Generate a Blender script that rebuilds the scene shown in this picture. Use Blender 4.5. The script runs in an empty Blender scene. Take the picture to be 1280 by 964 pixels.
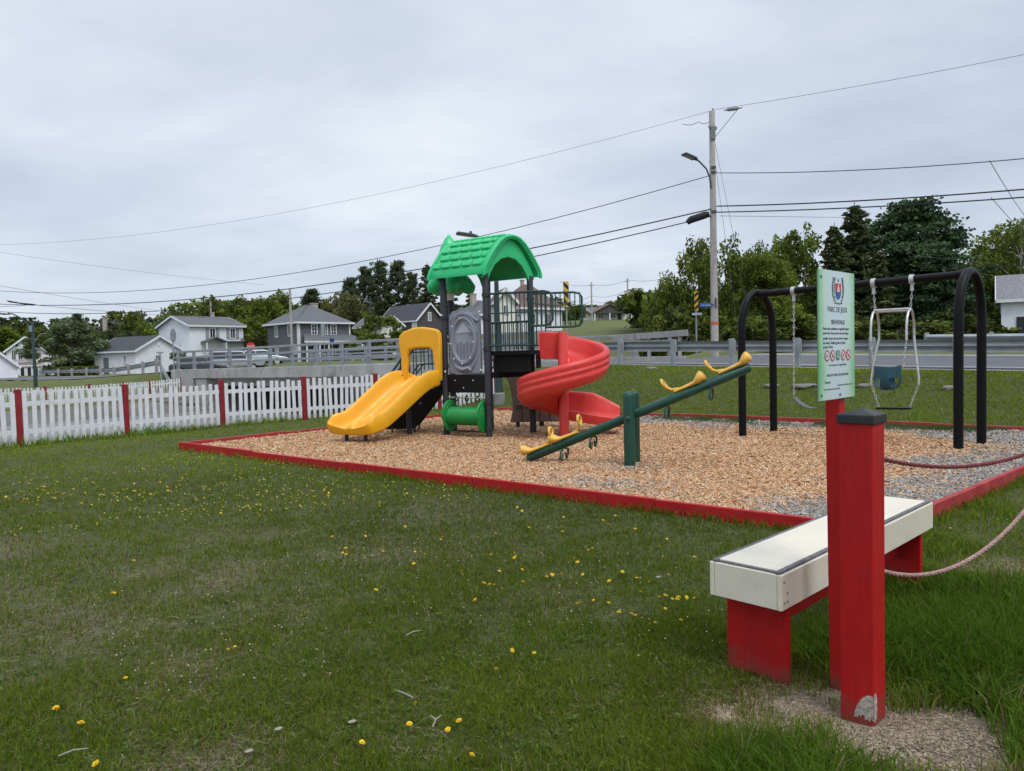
import bpy, bmesh, math, random
import numpy as np
from mathutils import Vector, Matrix

# ------------------------------------------------------------------ camera, sky, sun, exposure
SC = bpy.context.scene
COL = SC.collection
EYE, PITCH, ROLL, FPX = 1.5, math.radians(2.4), math.radians(1.4), 921.0
cam_d = bpy.data.cameras.new('camera'); cam = bpy.data.objects.new('camera', cam_d); COL.objects.link(cam)
cam_d.sensor_width = 36.0; cam_d.lens = 36.0 * FPX / 1280.0
cam_d.clip_start = 0.05; cam_d.clip_end = 3000
_f = Vector((0, math.cos(PITCH), -math.sin(PITCH))); _r0 = Vector((1, 0, 0)); _u0 = Vector((0, math.sin(PITCH), math.cos(PITCH)))
_r = _r0*math.cos(ROLL) - _u0*math.sin(ROLL); _u = _u0*math.cos(ROLL) + _r0*math.sin(ROLL)
cam.matrix_world = Matrix((( _r.x, _u.x, -_f.x, 0), (_r.y, _u.y, -_f.y, 0), (_r.z, _u.z, -_f.z, EYE), (0, 0, 0, 1)))
SC.camera = cam
SC.view_settings.view_transform = 'Standard'; SC.view_settings.look = 'None'
SC.view_settings.exposure = 0.32; SC.view_settings.gamma = 1.0; SC.view_settings.use_curve_mapping = False
SC.cycles.max_bounces = 6; SC.cycles.transparent_max_bounces = 6

SUN_EL, SUN_AZ = math.radians(58), math.radians(150)      # azimuth clockwise from +Y
W = bpy.data.worlds.new('World'); SC.world = W; W.use_nodes = True
nt = W.node_tree; N = nt.nodes; Lk = nt.links
for n in list(N): N.remove(n)
out = N.new('ShaderNodeOutputWorld'); bg = N.new('ShaderNodeBackground'); bg.inputs['Strength'].default_value = 0.1
Lk.new(bg.outputs[0], out.inputs[0])
sky = N.new('ShaderNodeTexSky'); sky.sky_type = 'NISHITA'; sky.sun_disc = False
sky.sun_elevation = SUN_EL; sky.sun_rotation = SUN_AZ
tc = N.new('ShaderNodeTexCoord'); sep = N.new('ShaderNodeSeparateXYZ'); Lk.new(tc.outputs['Generated'], sep.inputs[0])
def wm(op, a, b=None, c=None):
    m = N.new('ShaderNodeMath'); m.operation = op
    for i, v in enumerate((a, b, c)):
        if v is None: continue
        if isinstance(v, (int, float)): m.inputs[i].default_value = v
        else: Lk.new(v, m.inputs[i])
    return m.outputs[0]
zc = wm('MAXIMUM', sep.outputs['Z'], 0.0); den = wm('ADD', zc, 0.22)
px_ = wm('DIVIDE', sep.outputs['X'], den); py_ = wm('DIVIDE', sep.outputs['Y'], den)
cmb = N.new('ShaderNodeCombineXYZ'); Lk.new(px_, cmb.inputs[0]); Lk.new(py_, cmb.inputs[1])
def wnoise(scale, detail, rough, off):
    mp = N.new('ShaderNodeMapping'); mp.inputs['Location'].default_value = off; mp.inputs['Scale'].default_value = (0.8, 1.15, 1)
    mp.inputs['Rotation'].default_value = (0, 0, 0.5)
    Lk.new(cmb.outputs[0], mp.inputs[0])
    t = N.new('ShaderNodeTexNoise'); t.inputs['Scale'].default_value = scale; t.inputs['Detail'].default_value = detail
    t.inputs['Roughness'].default_value = rough; t.inputs['Distortion'].default_value = 0.35
    Lk.new(mp.outputs[0], t.inputs['Vector']); return t.outputs[0]
n1 = wnoise(0.85, 6, 0.5, (3.1, 1.7, 0)); n2 = wnoise(2.6, 7, 0.58, (7.3, 2.2, 0))
cl = wm('ADD', wm('MULTIPLY', n1, 0.74), wm('MULTIPLY', n2, 0.26))
ramp = N.new('ShaderNodeValToRGB'); Lk.new(cl, ramp.inputs[0])
e = ramp.color_ramp.elements
e[0].position = 0.33; e[0].color = (4.3, 4.95, 5.9, 1); e[1].position = 0.66; e[1].color = (7.2, 7.6, 8.05, 1)
el = ramp.color_ramp.elements.new(0.5); el.color = (5.6, 6.15, 7.1, 1)
mixs = N.new('ShaderNodeMix'); mixs.data_type = 'RGBA'; mixs.inputs[0].default_value = 0.12
Lk.new(ramp.outputs[0], mixs.inputs[6]); Lk.new(sky.outputs[0], mixs.inputs[7])
# an overcast sky is brightest overhead
mr = N.new('ShaderNodeMapRange'); mr.inputs[1].default_value = 0.38; mr.inputs[2].default_value = 0.95
mr.inputs[3].default_value = 1.0; mr.inputs[4].default_value = 1.75; mr.interpolation_type = 'SMOOTHSTEP'
Lk.new(sep.outputs['Z'], mr.inputs[0])
vm = N.new('ShaderNodeVectorMath'); vm.operation = 'SCALE'; Lk.new(mixs.outputs[2], vm.inputs[0]); Lk.new(mr.outputs[0], vm.inputs[3])
Lk.new(vm.outputs[0], bg.inputs['Color'])

sd = bpy.data.lights.new('sun', 'SUN'); sd.energy = 1.2; sd.angle = math.radians(22); sd.color = (1.0, 0.96, 0.9)
so = bpy.data.objects.new('sun', sd); COL.objects.link(so)
_sd = Vector((math.sin(SUN_AZ)*math.cos(SUN_EL), math.cos(SUN_AZ)*math.cos(SUN_EL), math.sin(SUN_EL)))
so.rotation_euler = _sd.to_track_quat('Z', 'Y').to_euler(); so.location = _sd*60

# ------------------------------------------------------------------ helpers
random.seed(7); RS = np.random.RandomState(11)
def V(*a): return Vector(a if len(a) > 1 else a[0])
def ray(x, y): return _f + _r*((x-640)/FPX) - _u*((y-482)/FPX)
def at(x, y, Y):                                   # point seen at photo pixel x,y at distance Y
    d = ray(x, y); return Vector((0, 0, EYE)) + d*(Y/d.y)
def gp(x, y, z=0.0):                               # same, on the level z
    d = ray(x, y); return Vector((0, 0, EYE)) + d*((z-EYE)/d.z)
RU = Vector((-.77, .64)); RN = Vector((.64, .77)); RO = Vector((3.7, 24.1))
def st(t, s, z=0.0):                               # road frame: t along the road (to the left), s across (away)
    p = RO + RU*t + RN*s; return Vector((p.x, p.y, z))
def ss(a, b, x):
    k = np.clip((np.asarray(x, float)-a)/(b-a), 0, 1); return k*k*(3-2*k)
_tab = np.random.RandomState(5).rand(256, 256)
def vn(x, y, sc, seed=0, octv=3):
    x = np.asarray(x, float); y = np.asarray(y, float); o = 0; a = 1; tot = 0
    for k in range(octv):
        X = x/sc*(2**k)+seed*17.3+k*5.7; Y = y/sc*(2**k)+seed*9.1+k*3.3
        i = np.floor(X).astype(int); j = np.floor(Y).astype(int); u = X-i; v = Y-j; u = u*u*(3-2*u); v = v*v*(3-2*v)
        g = lambda p, q: _tab[p % 256, q % 256]
        o = o + a*((g(i, j)*(1-u)+g(i+1, j)*u)*(1-v)+(g(i, j+1)*(1-u)+g(i+1, j+1)*u)*v); tot += a; a *= .5
    return o/tot

class MB:
    def __init__(s): s.v = []; s.f = []
    def add(s, vs, fs):
        o = len(s.v); s.v += [tuple(p) for p in vs]; s.f += [tuple(i+o for i in f) for f in fs]; return s
    def box(s, c, size, M=None):
        x, y, z = size[0]/2, size[1]/2, size[2]/2; c = Vector(c)
        vs = [Vector(p) for p in ((-x,-y,-z),(x,-y,-z),(x,y,-z),(-x,y,-z),(-x,-y,z),(x,-y,z),(x,y,z),(-x,y,z))]
        if isinstance(M, (int, float)): M = Matrix.Rotation(M, 3, 'Z')
        if M is not None: vs = [M @ p for p in vs]
        return s.add([p+c for p in vs], [(3,2,1,0),(4,5,6,7),(0,1,5,4),(1,2,6,5),(2,3,7,6),(3,0,4,7)])
    def bar(s, a, b, w, h, up=(0,0,1)):
        a = Vector(a); b = Vector(b); d = (b-a).normalized(); sd = d.cross(Vector(up))
        sd = sd.normalized() if sd.length > 1e-5 else Vector((1,0,0)); u = sd.cross(d)
        M = Matrix((d, sd, u)).transposed(); return s.box((a+b)/2, ((b-a).length, w, h), M)
    def tube(s, pts, r, n=8, caps=True, closed=False):
        P = [Vector(p) for p in pts]; m = len(P); R = r if isinstance(r, (list, tuple)) else [r]*m
        rings = []; prev = None
        for i in range(m):
            if closed: d = P[(i+1) % m]-P[i-1]
            else: d = P[min(i+1, m-1)]-P[max(i-1, 0)]
            d.normalize()
            if prev is None:
                ref = Vector((0,0,1)) if abs(d.z) < .9 else Vector((1,0,0)); x = d.cross(ref).normalized()
            else:
                x = prev-d*prev.dot(d); x.normalize()
            prev = x; y = d.cross(x)
            rings.append([P[i]+(x*math.cos(2*math.pi*k/n)+y*math.sin(2*math.pi*k/n))*R[i] for k in range(n)])
        return s.loft(rings, caps and not closed, closed)
    def loft(s, rings, caps=True, closed=False):
        n = len(rings[0]); m = len(rings); vs = [p for r in rings for p in r]; fs = []
        for i in range(m if closed else m-1):
            a = i*n; b = ((i+1) % m)*n
            for k in range(n): fs.append((a+k, a+(k+1) % n, b+(k+1) % n, b+k))
        if caps: fs.append(tuple(range(n))[::-1]); fs.append(tuple((m-1)*n+k for k in range(n)))
        return s.add(vs, fs)
    def lathe(s, prof, base=(0,0,0), n=20, M=None):
        base = Vector(base); rings = []
        for r, z in prof:
            ring = [Vector((r*math.cos(2*math.pi*k/n), r*math.sin(2*math.pi*k/n), z)) for k in range(n)]
            if M is not None: ring = [M @ p for p in ring]
            rings.append([p+base for p in ring])
        return s.loft(rings)
    def prism(s, poly, o, ex, ey, th):             # 2D outline -> slab, centred on its plane
        o = Vector(o); ex = Vector(ex).normalized(); ey = Vector(ey).normalized(); ez = ex.cross(ey)
        A = [o+ex*p[0]+ey*p[1]-ez*th/2 for p in poly]; B = [p+ez*th for p in A]; n = len(poly)
        return s.add(A+B, [tuple(range(n))[::-1], tuple(range(n, 2*n))]+[(i, (i+1) % n, n+(i+1) % n, n+i) for i in range(n)])
    def annulus(s, outer, inner, o, ex, ey, th):
        o = Vector(o); ex = Vector(ex).normalized(); ey = Vector(ey).normalized(); ez = ex.cross(ey); n = len(outer)
        R = []
        for poly, d in ((outer, -th/2), (outer, th/2), (inner, th/2), (inner, -th/2)):
            R.append([o+ex*p[0]+ey*p[1]+ez*d for p in poly])
        return s.loft(R, caps=False, closed=True)
    def build(s, name, mat, parent=None, local=False, smooth=None, bevel=0.0, seg=2, loc=None):
        me = bpy.data.meshes.new(name); vs = s.v
        if parent is not None and not local:
            Mi = wmat(parent).inverted(); vs = [tuple(Mi @ Vector(p)) for p in vs]
        o_loc = None
        if loc is not None:                        # give a parentless mesh its own origin
            o_loc = Vector(loc); vs = [(p[0]-o_loc.x, p[1]-o_loc.y, p[2]-o_loc.z) for p in vs]
        me.from_pydata(vs, [], s.f); me.update()
        bm = bmesh.new(); bm.from_mesh(me); bmesh.ops.recalc_face_normals(bm, faces=bm.faces); bm.to_mesh(me); bm.free()
        if smooth is not None:
            me.shade_smooth()
            me.set_sharp_from_angle(angle=math.radians(smooth))
        ob = bpy.data.objects.new(name, me); COL.objects.link(ob)
        if mat: me.materials.append(mat)
        if parent is not None: ob.parent = parent
        if o_loc is not None: ob.location = o_loc
        if bevel:
            b = ob.modifiers.new('bevel', 'BEVEL'); b.width = bevel; b.segments = seg; b.limit_method = 'ANGLE'; b.angle_limit = math.radians(35)
        return ob
def wmat(o):
    M = Matrix.LocRotScale(o.location, o.rotation_euler, o.scale)
    return (wmat(o.parent) @ M) if o.parent else M
def tag(o, label, cat, group=None, kind=None):
    o['label'] = label; o['category'] = cat
    if group: o['group'] = group
    if kind: o['kind'] = kind
    return o
def thing(name, label, cat, loc=(0,0,0), rz=0.0, group=None):
    o = bpy.data.objects.new(name, None); COL.objects.link(o); o.empty_display_size = .2
    o.location = loc; o.rotation_euler = (0, 0, rz); return tag(o, label, cat, group)
def struct(o): o['kind'] = 'structure'; return o
def stuff(o, label, cat): o['kind'] = 'stuff'; o['label'] = label; o['category'] = cat; return o
def copy_tree(o, parent=None):
    c = o.copy(); COL.objects.link(c)
    if parent is not None: c.parent = parent
    for ch in list(o.children): copy_tree(ch, c)
    return c
def np_mesh(name, verts, faces, mat, cols=None, parent=None, smooth=False, loc=None):
    me = bpy.data.meshes.new(name); verts = np.asarray(verts, np.float32); faces = np.asarray(faces, np.int32)
    k = faces.shape[1]; nf = len(faces)
    me.vertices.add(len(verts)); me.vertices.foreach_set('co', verts.ravel())
    me.loops.add(nf*k); me.loops.foreach_set('vertex_index', faces.ravel())
    me.polygons.add(nf); me.polygons.foreach_set('loop_start', np.arange(0, nf*k, k, dtype=np.int32))
    me.polygons.foreach_set('loop_total', np.full(nf, k, np.int32))
    if smooth: me.polygons.foreach_set('use_smooth', np.ones(nf, bool))
    me.update(calc_edges=True)
    if cols is not None:
        ca = me.color_attributes.new('Col', 'FLOAT_COLOR', 'POINT'); c4 = np.ones((len(verts), 4), np.float32); c4[:, :3] = cols
        ca.data.foreach_set('color', c4.ravel())
    if mat: me.materials.append(mat)
    ob = bpy.data.objects.new(name, me); COL.objects.link(ob)
    if parent is not None: ob.parent = parent
    if loc is not None: ob.location = loc
    return ob

# ------------------------------------------------------------------ materials
MATS = {}
def mat(name, base, rough=.6, var=.12, scale=6.0, bump=0.0, bscale=60.0, metal=0.0, attr=False, transl=0.0, dirt=None, dscale=2.0, damt=.5, stretch=None, spec=.5, coat=0.0, mud=0.0, mudc=(.10,.08,.06), rvar=.10, grain=0.0):
    if name in MATS: return MATS[name]
    m = bpy.data.materials.new(name); m.use_nodes = True; n = m.node_tree.nodes; l = m.node_tree.links
    b = n['Principled BSDF']; b.inputs['Roughness'].default_value = rough; b.inputs['Metallic'].default_value = metal
    b.inputs['Specular IOR Level'].default_value = spec
    if coat: b.inputs['Coat Weight'].default_value = coat; b.inputs['Coat Roughness'].default_value = .15
    g = n.new('ShaderNodeNewGeometry'); vec = g.outputs['Position']
    if stretch:
        mp = n.new('ShaderNodeMapping'); mp.inputs['Scale'].default_value = stretch; l.new(vec, mp.inputs[0]); vec = mp.outputs[0]
    t = n.new('ShaderNodeTexNoise'); t.inputs['Scale'].default_value = scale; t.inputs['Detail'].default_value = 5; t.inputs['Roughness'].default_value = .65
    l.new(vec, t.inputs['Vector'])
    mr = n.new('ShaderNodeMapRange'); mr.inputs[1].default_value = .3; mr.inputs[2].default_value = .7
    mr.inputs[3].default_value = 1-var; mr.inputs[4].default_value = 1+var; l.new(t.outputs[0], mr.inputs[0])
    sc = n.new('ShaderNodeVectorMath'); sc.operation = 'SCALE'; l.new(mr.outputs[0], sc.inputs[3])
    if attr:
        a = n.new('ShaderNodeAttribute'); a.attribute_name = 'Col'; l.new(a.outputs['Color'], sc.inputs[0])
    else: sc.inputs[0].default_value = base
    colr = sc.outputs[0]
    if dirt:
        t2 = n.new('ShaderNodeTexNoise'); t2.inputs['Scale'].default_value = dscale; t2.inputs['Detail'].default_value = 8; t2.inputs['Roughness'].default_value = .7
        l.new(g.outputs['Position'], t2.inputs['Vector'])
        m2 = n.new('ShaderNodeMapRange'); m2.inputs[1].default_value = .52; m2.inputs[2].default_value = .72; m2.inputs[3].default_value = 0; m2.inputs[4].default_value = damt
        l.new(t2.outputs[0], m2.inputs[0])
        mx = n.new('ShaderNodeMix'); mx.data_type = 'RGBA'; l.new(m2.outputs[0], mx.inputs[0]); l.new(colr, mx.inputs[6]); mx.inputs[7].default_value = (*dirt, 1)
        colr = mx.outputs[2]
    if mud:                                                # splashed soil and algae near the ground
        sx = n.new('ShaderNodeSeparateXYZ'); l.new(g.outputs['Position'], sx.inputs[0])
        t4 = n.new('ShaderNodeTexNoise'); t4.inputs['Scale'].default_value = 14; t4.inputs['Detail'].default_value = 7; l.new(g.outputs['Position'], t4.inputs['Vector'])
        ma = n.new('ShaderNodeMath'); ma.operation = 'MULTIPLY_ADD'; ma.inputs[1].default_value = .30; l.new(t4.outputs[0], ma.inputs[0]); ma.inputs[2].default_value = -.15
        mb_ = n.new('ShaderNodeMath'); mb_.operation = 'ADD'; l.new(sx.outputs['Z'], mb_.inputs[0]); l.new(ma.outputs[0], mb_.inputs[1])
        m4 = n.new('ShaderNodeMapRange'); m4.inputs[1].default_value = 0.0; m4.inputs[2].default_value = mud; m4.inputs[3].default_value = .75; m4.inputs[4].default_value = 0; l.new(mb_.outputs[0], m4.inputs[0])
        mx = n.new('ShaderNodeMix'); mx.data_type = 'RGBA'; l.new(m4.outputs[0], mx.inputs[0]); l.new(colr, mx.inputs[6]); mx.inputs[7].default_value = (*mudc, 1); colr = mx.outputs[2]
    if grain:                                              # brushed vertical wood grain
        mp2 = n.new('ShaderNodeMapping'); mp2.inputs['Scale'].default_value = (1,1,.04); l.new(g.outputs['Position'], mp2.inputs[0])
        t5 = n.new('ShaderNodeTexNoise'); t5.inputs['Scale'].default_value = 110; t5.inputs['Detail'].default_value = 3; l.new(mp2.outputs[0], t5.inputs['Vector'])
        m5 = n.new('ShaderNodeMapRange'); m5.inputs[1].default_value = .3; m5.inputs[2].default_value = .7; m5.inputs[3].default_value = 1-grain; m5.inputs[4].default_value = 1+grain; l.new(t5.outputs[0], m5.inputs[0])
        s5 = n.new('ShaderNodeVectorMath'); s5.operation = 'SCALE'; l.new(colr, s5.inputs[0]); l.new(m5.outputs[0], s5.inputs[3]); colr = s5.outputs[0]
    if rvar:
        t6 = n.new('ShaderNodeTexNoise'); t6.inputs['Scale'].default_value = 7; t6.inputs['Detail'].default_value = 8; t6.inputs['Roughness'].default_value = .7; l.new(g.outputs['Position'], t6.inputs['Vector'])
        m6 = n.new('ShaderNodeMapRange'); m6.inputs[1].default_value = .3; m6.inputs[2].default_value = .7; m6.inputs[3].default_value = max(.05, rough-rvar); m6.inputs[4].default_value = min(1, rough+rvar*1.6); l.new(t6.outputs[0], m6.inputs[0]); l.new(m6.outputs[0], b.inputs['Roughness'])
    l.new(colr, b.inputs['Base Color'])
    if bump:
        t3 = n.new('ShaderNodeTexNoise'); t3.inputs['Scale'].default_value = bscale; t3.inputs['Detail'].default_value = 4; l.new(vec, t3.inputs['Vector'])
        bp = n.new('ShaderNodeBump'); bp.inputs['Strength'].default_value = bump; bp.inputs['Distance'].default_value = .01
        l.new(t3.outputs[0], bp.inputs['Height']); l.new(bp.outputs[0], b.inputs['Normal'])
    if transl:
        tr = n.new('ShaderNodeBsdfTranslucent'); l.new(colr, tr.inputs['Color']); ms = n.new('ShaderNodeMixShader'); ms.inputs[0].default_value = transl
        l.new(b.outputs[0], ms.inputs[1]); l.new(tr.outputs[0], ms.inputs[2])
        l.new(ms.outputs[0], n['Material Output'].inputs['Surface'])
    MATS[name] = m; return m
def siding(name, base, step=.13, var=.06, rough=.55):
    m = mat(name, base, rough, var, 1.5); n = m.node_tree.nodes; l = m.node_tree.links; b = n['Principled BSDF']
    g = n.new('ShaderNodeNewGeometry'); sp = n.new('ShaderNodeSeparateXYZ'); l.new(g.outputs['Position'], sp.inputs[0])
    d = n.new('ShaderNodeMath'); d.operation = 'DIVIDE'; d.inputs[1].default_value = step; l.new(sp.outputs['Z'], d.inputs[0])
    fr = n.new('ShaderNodeMath'); fr.operation = 'FRACT'; l.new(d.outputs[0], fr.inputs[0])
    bp = n.new('ShaderNodeBump'); bp.inputs['Strength'].default_value = 1.0; bp.inputs['Distance'].default_value = .03; bp.invert = True
    l.new(fr.outputs[0], bp.inputs['Height']); l.new(bp.outputs[0], b.inputs['Normal']); return m
def shingle(name, base, var=.3):
    return mat(name, base, .9, var, 9.0, bump=.6, bscale=25, stretch=(1, 1, 2.5))

M_leaf = mat('leaf', (1,1,1), .65, .18, .8, attr=True, transl=.3, spec=.15)
M_needle = mat('needles', (1,1,1), .7, .2, .6, attr=True, transl=.12, spec=.15)
M_bark = mat('bark', (.16,.13,.10), .95, .35, 9, bump=.8, bscale=30, stretch=(1,1,.25))
M_birch = mat('pale_bark', (.38,.35,.31), .9, .3, 9, bump=.5, bscale=30)
M_grass = mat('grass_blades', (1,1,1), .6, .12, 2.0, attr=True, transl=.42, spec=.10)
M_red = mat('red_painted_wood', (.43,.009,.011), .45, .10, 5, bump=.10, bscale=35, dirt=(.25,.014,.02), dscale=9, damt=.35, stretch=(1,1,.3), spec=.3, mud=.14, mudc=(.13,.07,.05), grain=.10)
M_rededge = mat('red_painted_edging', (.42,.012,.014), .5, .12, 5, bump=.15, bscale=35, dirt=(.33,.06,.05), dscale=7, damt=.5, spec=.3)
M_redworn = mat('faded_red_painted_wood', (.36,.028,.03), .6, .16, 5, bump=.15, bscale=40, dirt=(.42,.14,.12), dscale=5, damt=.5)
M_redfence = mat('dark_red_fence_paint', (.25,.010,.018), .55, .16, 5, bump=.15, dirt=(.30,.07,.06), dscale=8, damt=.5, grain=.12)
M_white = mat('white_painted_wood', (.74,.75,.78), .55, .06, 5, bump=.12, bscale=40, dirt=(.46,.46,.42), dscale=3.5, damt=.6, mud=.22, mudc=(.30,.31,.22), grain=.06)
M_cream = mat('cream_painted_board', (.72,.668,.545), .5, .05, 8, bump=.12, bscale=30, dirt=(.50,.48,.41), dscale=7, damt=.35)
M_greytrim = mat('grey_worn_edge', (.12,.12,.13), .7, .3, 20, dirt=(.4,.39,.35), dscale=25, damt=.6)
M_blackcap = mat('black_plastic_cap', (.022,.023,.026), .45, .15, 8)
M_post = mat('dark_grey_coated_steel', (.036,.036,.045), .5, .12, 6, bump=.05)
M_blackmetal = mat('black_coated_steel', (.004,.004,.0048), .45, .15, 6, bump=.04, spec=.2)
M_blackdeck = mat('black_coated_deck', (.005,.005,.0055), .6, .2, 8, bump=.08, spec=.25)
M_greenplastic = mat('bright_green_plastic', (.022,.53,.185), .36, .08, 5, spec=.5, dirt=(.06,.50,.21), dscale=4, damt=.5, rvar=.16)
M_drum = mat('drum_green_plastic', (.012,.27,.055), .35, .08, 5)
M_yellow = mat('yellow_plastic', (.86,.42,.010), .36, .06, 4, dirt=(.70,.31,.02), dscale=5, damt=.35, rvar=.16, bump=.05, bscale=120)
M_redplastic = mat('red_plastic', (.70,.050,.042), .36, .07, 4, dirt=(.76,.11,.09), dscale=4, damt=.6, rvar=.16, bump=.05, bscale=120)
M_greyplastic = mat('grey_blue_plastic', (.225,.245,.295), .42, .08, 5)
M_brownplastic = mat('brown_plastic', (.135,.095,.085), .6, .2, 7, bump=.25, bscale=18, stretch=(1,1,.2))
M_railgreen = mat('dark_green_coated_rail', (.014,.050,.044), .4, .12, 6)
M_seesaw = mat('seesaw_green_steel', (.005,.056,.036), .35, .14, 6, bump=.05, dirt=(.02,.07,.05), dscale=8, damt=.3)
M_seat = mat('seesaw_yellow_plastic', (.78,.45,.075), .4, .1, 8, dirt=(.62,.34,.06), dscale=10, damt=.4)
M_galv = mat('galvanised_steel', (.31,.335,.355), .5, .16, 3, metal=.35, bump=.05, dirt=(.2,.23,.25), dscale=2, damt=.5)
M_chrome = mat('bright_steel', (.62,.62,.60), .32, .12, 10, metal=.75)
M_bucket = mat('blue_green_rubber', (.016,.075,.105), .5, .15, 8)
M_bolt = mat('white_bolt_cap', (.75,.76,.78), .4, .05)
M_conc = mat('concrete', (.40,.395,.375), .9, .22, 1.3, bump=.35, bscale=22, dirt=(.16,.15,.13), dscale=1.1, damt=.8, stretch=(1,1,.35))
M_asph = mat('asphalt', (.105,.107,.115), .93, .14, .8, bump=.4, bscale=90, dirt=(.15,.15,.155), dscale=.5, damt=.6)
M_gravelroad = mat('road_shoulder', (.25,.24,.23), .95, .2, 4, bump=.6, bscale=60)
M_polewood = mat('weathered_pole_wood', (.40,.37,.35), .9, .25, 8, bump=.6, bscale=24, stretch=(1,1,.12), dirt=(.16,.14,.13), dscale=6, damt=.6)
M_wire = mat('black_cable', (.012,.013,.015), .6, .1)
M_thinwire = mat('grey_wire', (.10,.11,.12), .5, .1)
M_glass = mat('dark_window_glass', (.022,.026,.032), .1, .2, .6, spec=.6)
M_post.node_tree.nodes['Principled BSDF'].inputs['Specular IOR Level'].default_value = .3
M_trimwhite = mat('white_trim', (.76,.77,.79), .5, .03)
M_wood_grey = mat('grey_weathered_timber', (.30,.29,.29), .9, .25, 6, bump=.4, stretch=(1,1,.3))
M_rock = mat('grey_rock', (.17,.16,.145), .95, .3, 3, bump=.9, bscale=9)
M_rope = mat('red_rope', (.44,.27,.25), .85, .3, 60, bump=.8, bscale=150, dirt=(.68,.63,.60), dscale=3.5, damt=1.0)
# ------------------------------------------------------------------ terrain
def zr(t): return np.interp(t, [-90,-25,-11,0,28,45,80], [.35,.6,.82,1.08,1.1,.5,.3])
PAD = dict(t0=-11.1, t1=0.0, s0=-14.8, s1=-6.35)
def pt0(s): return -11.1-1.3*(np.asarray(s, float)+14.8)/8.45      # the right edging splays outwards
def tilt(t, s): return .028*np.clip(s, 0, 9)*(1-ss(-2, 3, t))       # road banked right of the bridge
def stc(x, y):
    x = np.asarray(x, float); y = np.asarray(y, float)
    return (x-3.7)*-.77+(y-24.1)*.64, (x-3.7)*.64+(y-24.1)*.77
def zfun(x, y):
    x = np.asarray(x, float); y = np.asarray(y, float); t, s = stc(x, y)
    zn = np.interp(t, [3.7, 28, 45], [0, -.55, .0])
    inpad = ss(-.5,.0,t-pt0(s))*(1-ss(0,.5,t))*ss(-15.3,-14.8,s)*(1-ss(-6.35,-5.9,s))
    zn = zn+(vn(x, y, 2.2, 3)-.5)*.09*(1-inpad)*ss(5.0, 9.0, np.hypot(x, y))
    zn = zn + .05*np.exp(-((x-1.5)**2+(y-2.55)**2)/.25)
    bank = np.where(t > 15, ss(-2.3, -.4, s)*ss(30.0, 32.0, t)+(s > -.25)*(1-ss(30.0, 32.0, t)), ss(-6.0, -1.0, s)); r = zr(t)+tilt(t, s)-.03
    z = zn*(1-bank)+r*bank
    az = x/np.maximum(y, 1.0)
    hf = ss(-.16, .0, az)*(1-ss(.24, .36, az))
    zf = np.where(y > 20, .3+.95*ss(-.46, -.3, az)+.058*np.clip(y-32, 0, 125)*hf, 1.0)
    w = ss(8.3, 16, s); z = z*(1-w)+zf*w
    c = ss(3.7, 5.4, t)*(1-ss(24.0, 27.6, t))*(1-ss(22, 40, s))
    z = z*(1-c)-1.55*c
    return z
def gz(x, y): return float(zfun(x, y))
DIRT = [(195,716,.30,.62),(12,690,.45,.62),(60,775,.45,.5),(150,752,.35,.4),(285,722,.45,.5),(250,738,.25,.55),(215,848,.38,.42),(20,735,.4,.5),(290,672,.5,.35),
        (1010,905,.36,1.0),(1140,925,.42,1.1),(1090,935,.35,1.1),(1265,716,.33,.9),(905,895,.14,.8),(470,690,.5,.35),(690,750,.35,.3),(120,700,.4,.25),(560,640,.6,.3),(250,960,.25,.5),(120,790,.5,.5),(330,760,.5,.3)]
_D = [(gp(a, b).x, gp(a, b).y, r, k) for a, b, r, k in DIRT]
def dirtf(x, y):
    x = np.asarray(x, float); y = np.asarray(y, float); d = np.zeros_like(x)
    for a, b, r, k in _D: d = np.maximum(d, k*np.exp(-(((x-a)**2+(y-b)**2)/r**2)))
    n = vn(x, y, .35, 9, 4); n2 = vn(x, y, 1.6, 4, 4)
    return np.clip(d*(.35+1.4*n)+np.clip(n2-.60, 0, 1)*.5*(n > .4), 0, 1)

def axis(fine0, fine1, step, lo, hi):
    a = list(np.arange(fine0, fine1, step)); k = step; p = fine1
    while p < hi: a.append(p); k *= 1.22; p += k
    a.append(hi); k = step*1.22; p = fine0-k
    while p > lo: a.insert(0, p); k *= 1.22; p -= k
    a.insert(0, lo); return np.array(a)
gx = axis(-30, 22, .3, -900, 900); gy = axis(-3, 80, .3, -120, 1600)
X, Y = np.meshgrid(gx, gy); Z = zfun(X, Y)
nx, ny = len(gx), len(gy); idx = np.arange(nx*ny).reshape(ny, nx)
Q = np.stack([idx[:-1,:-1], idx[:-1,1:], idx[1:,1:], idx[1:,:-1]], -1).reshape(-1, 4)
T_, S_ = stc(X, Y); dm = dirtf(X, Y); nA = vn(X, Y, 3, 1)[..., None]; nB = vn(X, Y, 12, 2)[..., None]
green = np.array([.078,.098,.018])*(.75+.5*nA)+np.array([.022,.016,.004])*nB
dry = np.array([.19,.16,.115])*(.7+.6*vn(X, Y, .5, 41)[..., None])
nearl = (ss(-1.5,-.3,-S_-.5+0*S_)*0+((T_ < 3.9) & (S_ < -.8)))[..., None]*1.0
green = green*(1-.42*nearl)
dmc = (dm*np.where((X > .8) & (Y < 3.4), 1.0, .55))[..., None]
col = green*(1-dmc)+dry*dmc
chn = (ss(3.6, 4.6, T_)*(1-ss(26.8, 28.4, T_))*(1-ss(22, 40, S_)))[..., None]
col = col*(1-chn)+np.array([.13,.125,.115])*(.6+.8*nA)*chn
M_ground = mat('lawn_soil', (.05,.07,.02), .95, .3, 9, bump=.8, bscale=35, attr=True)
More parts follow.
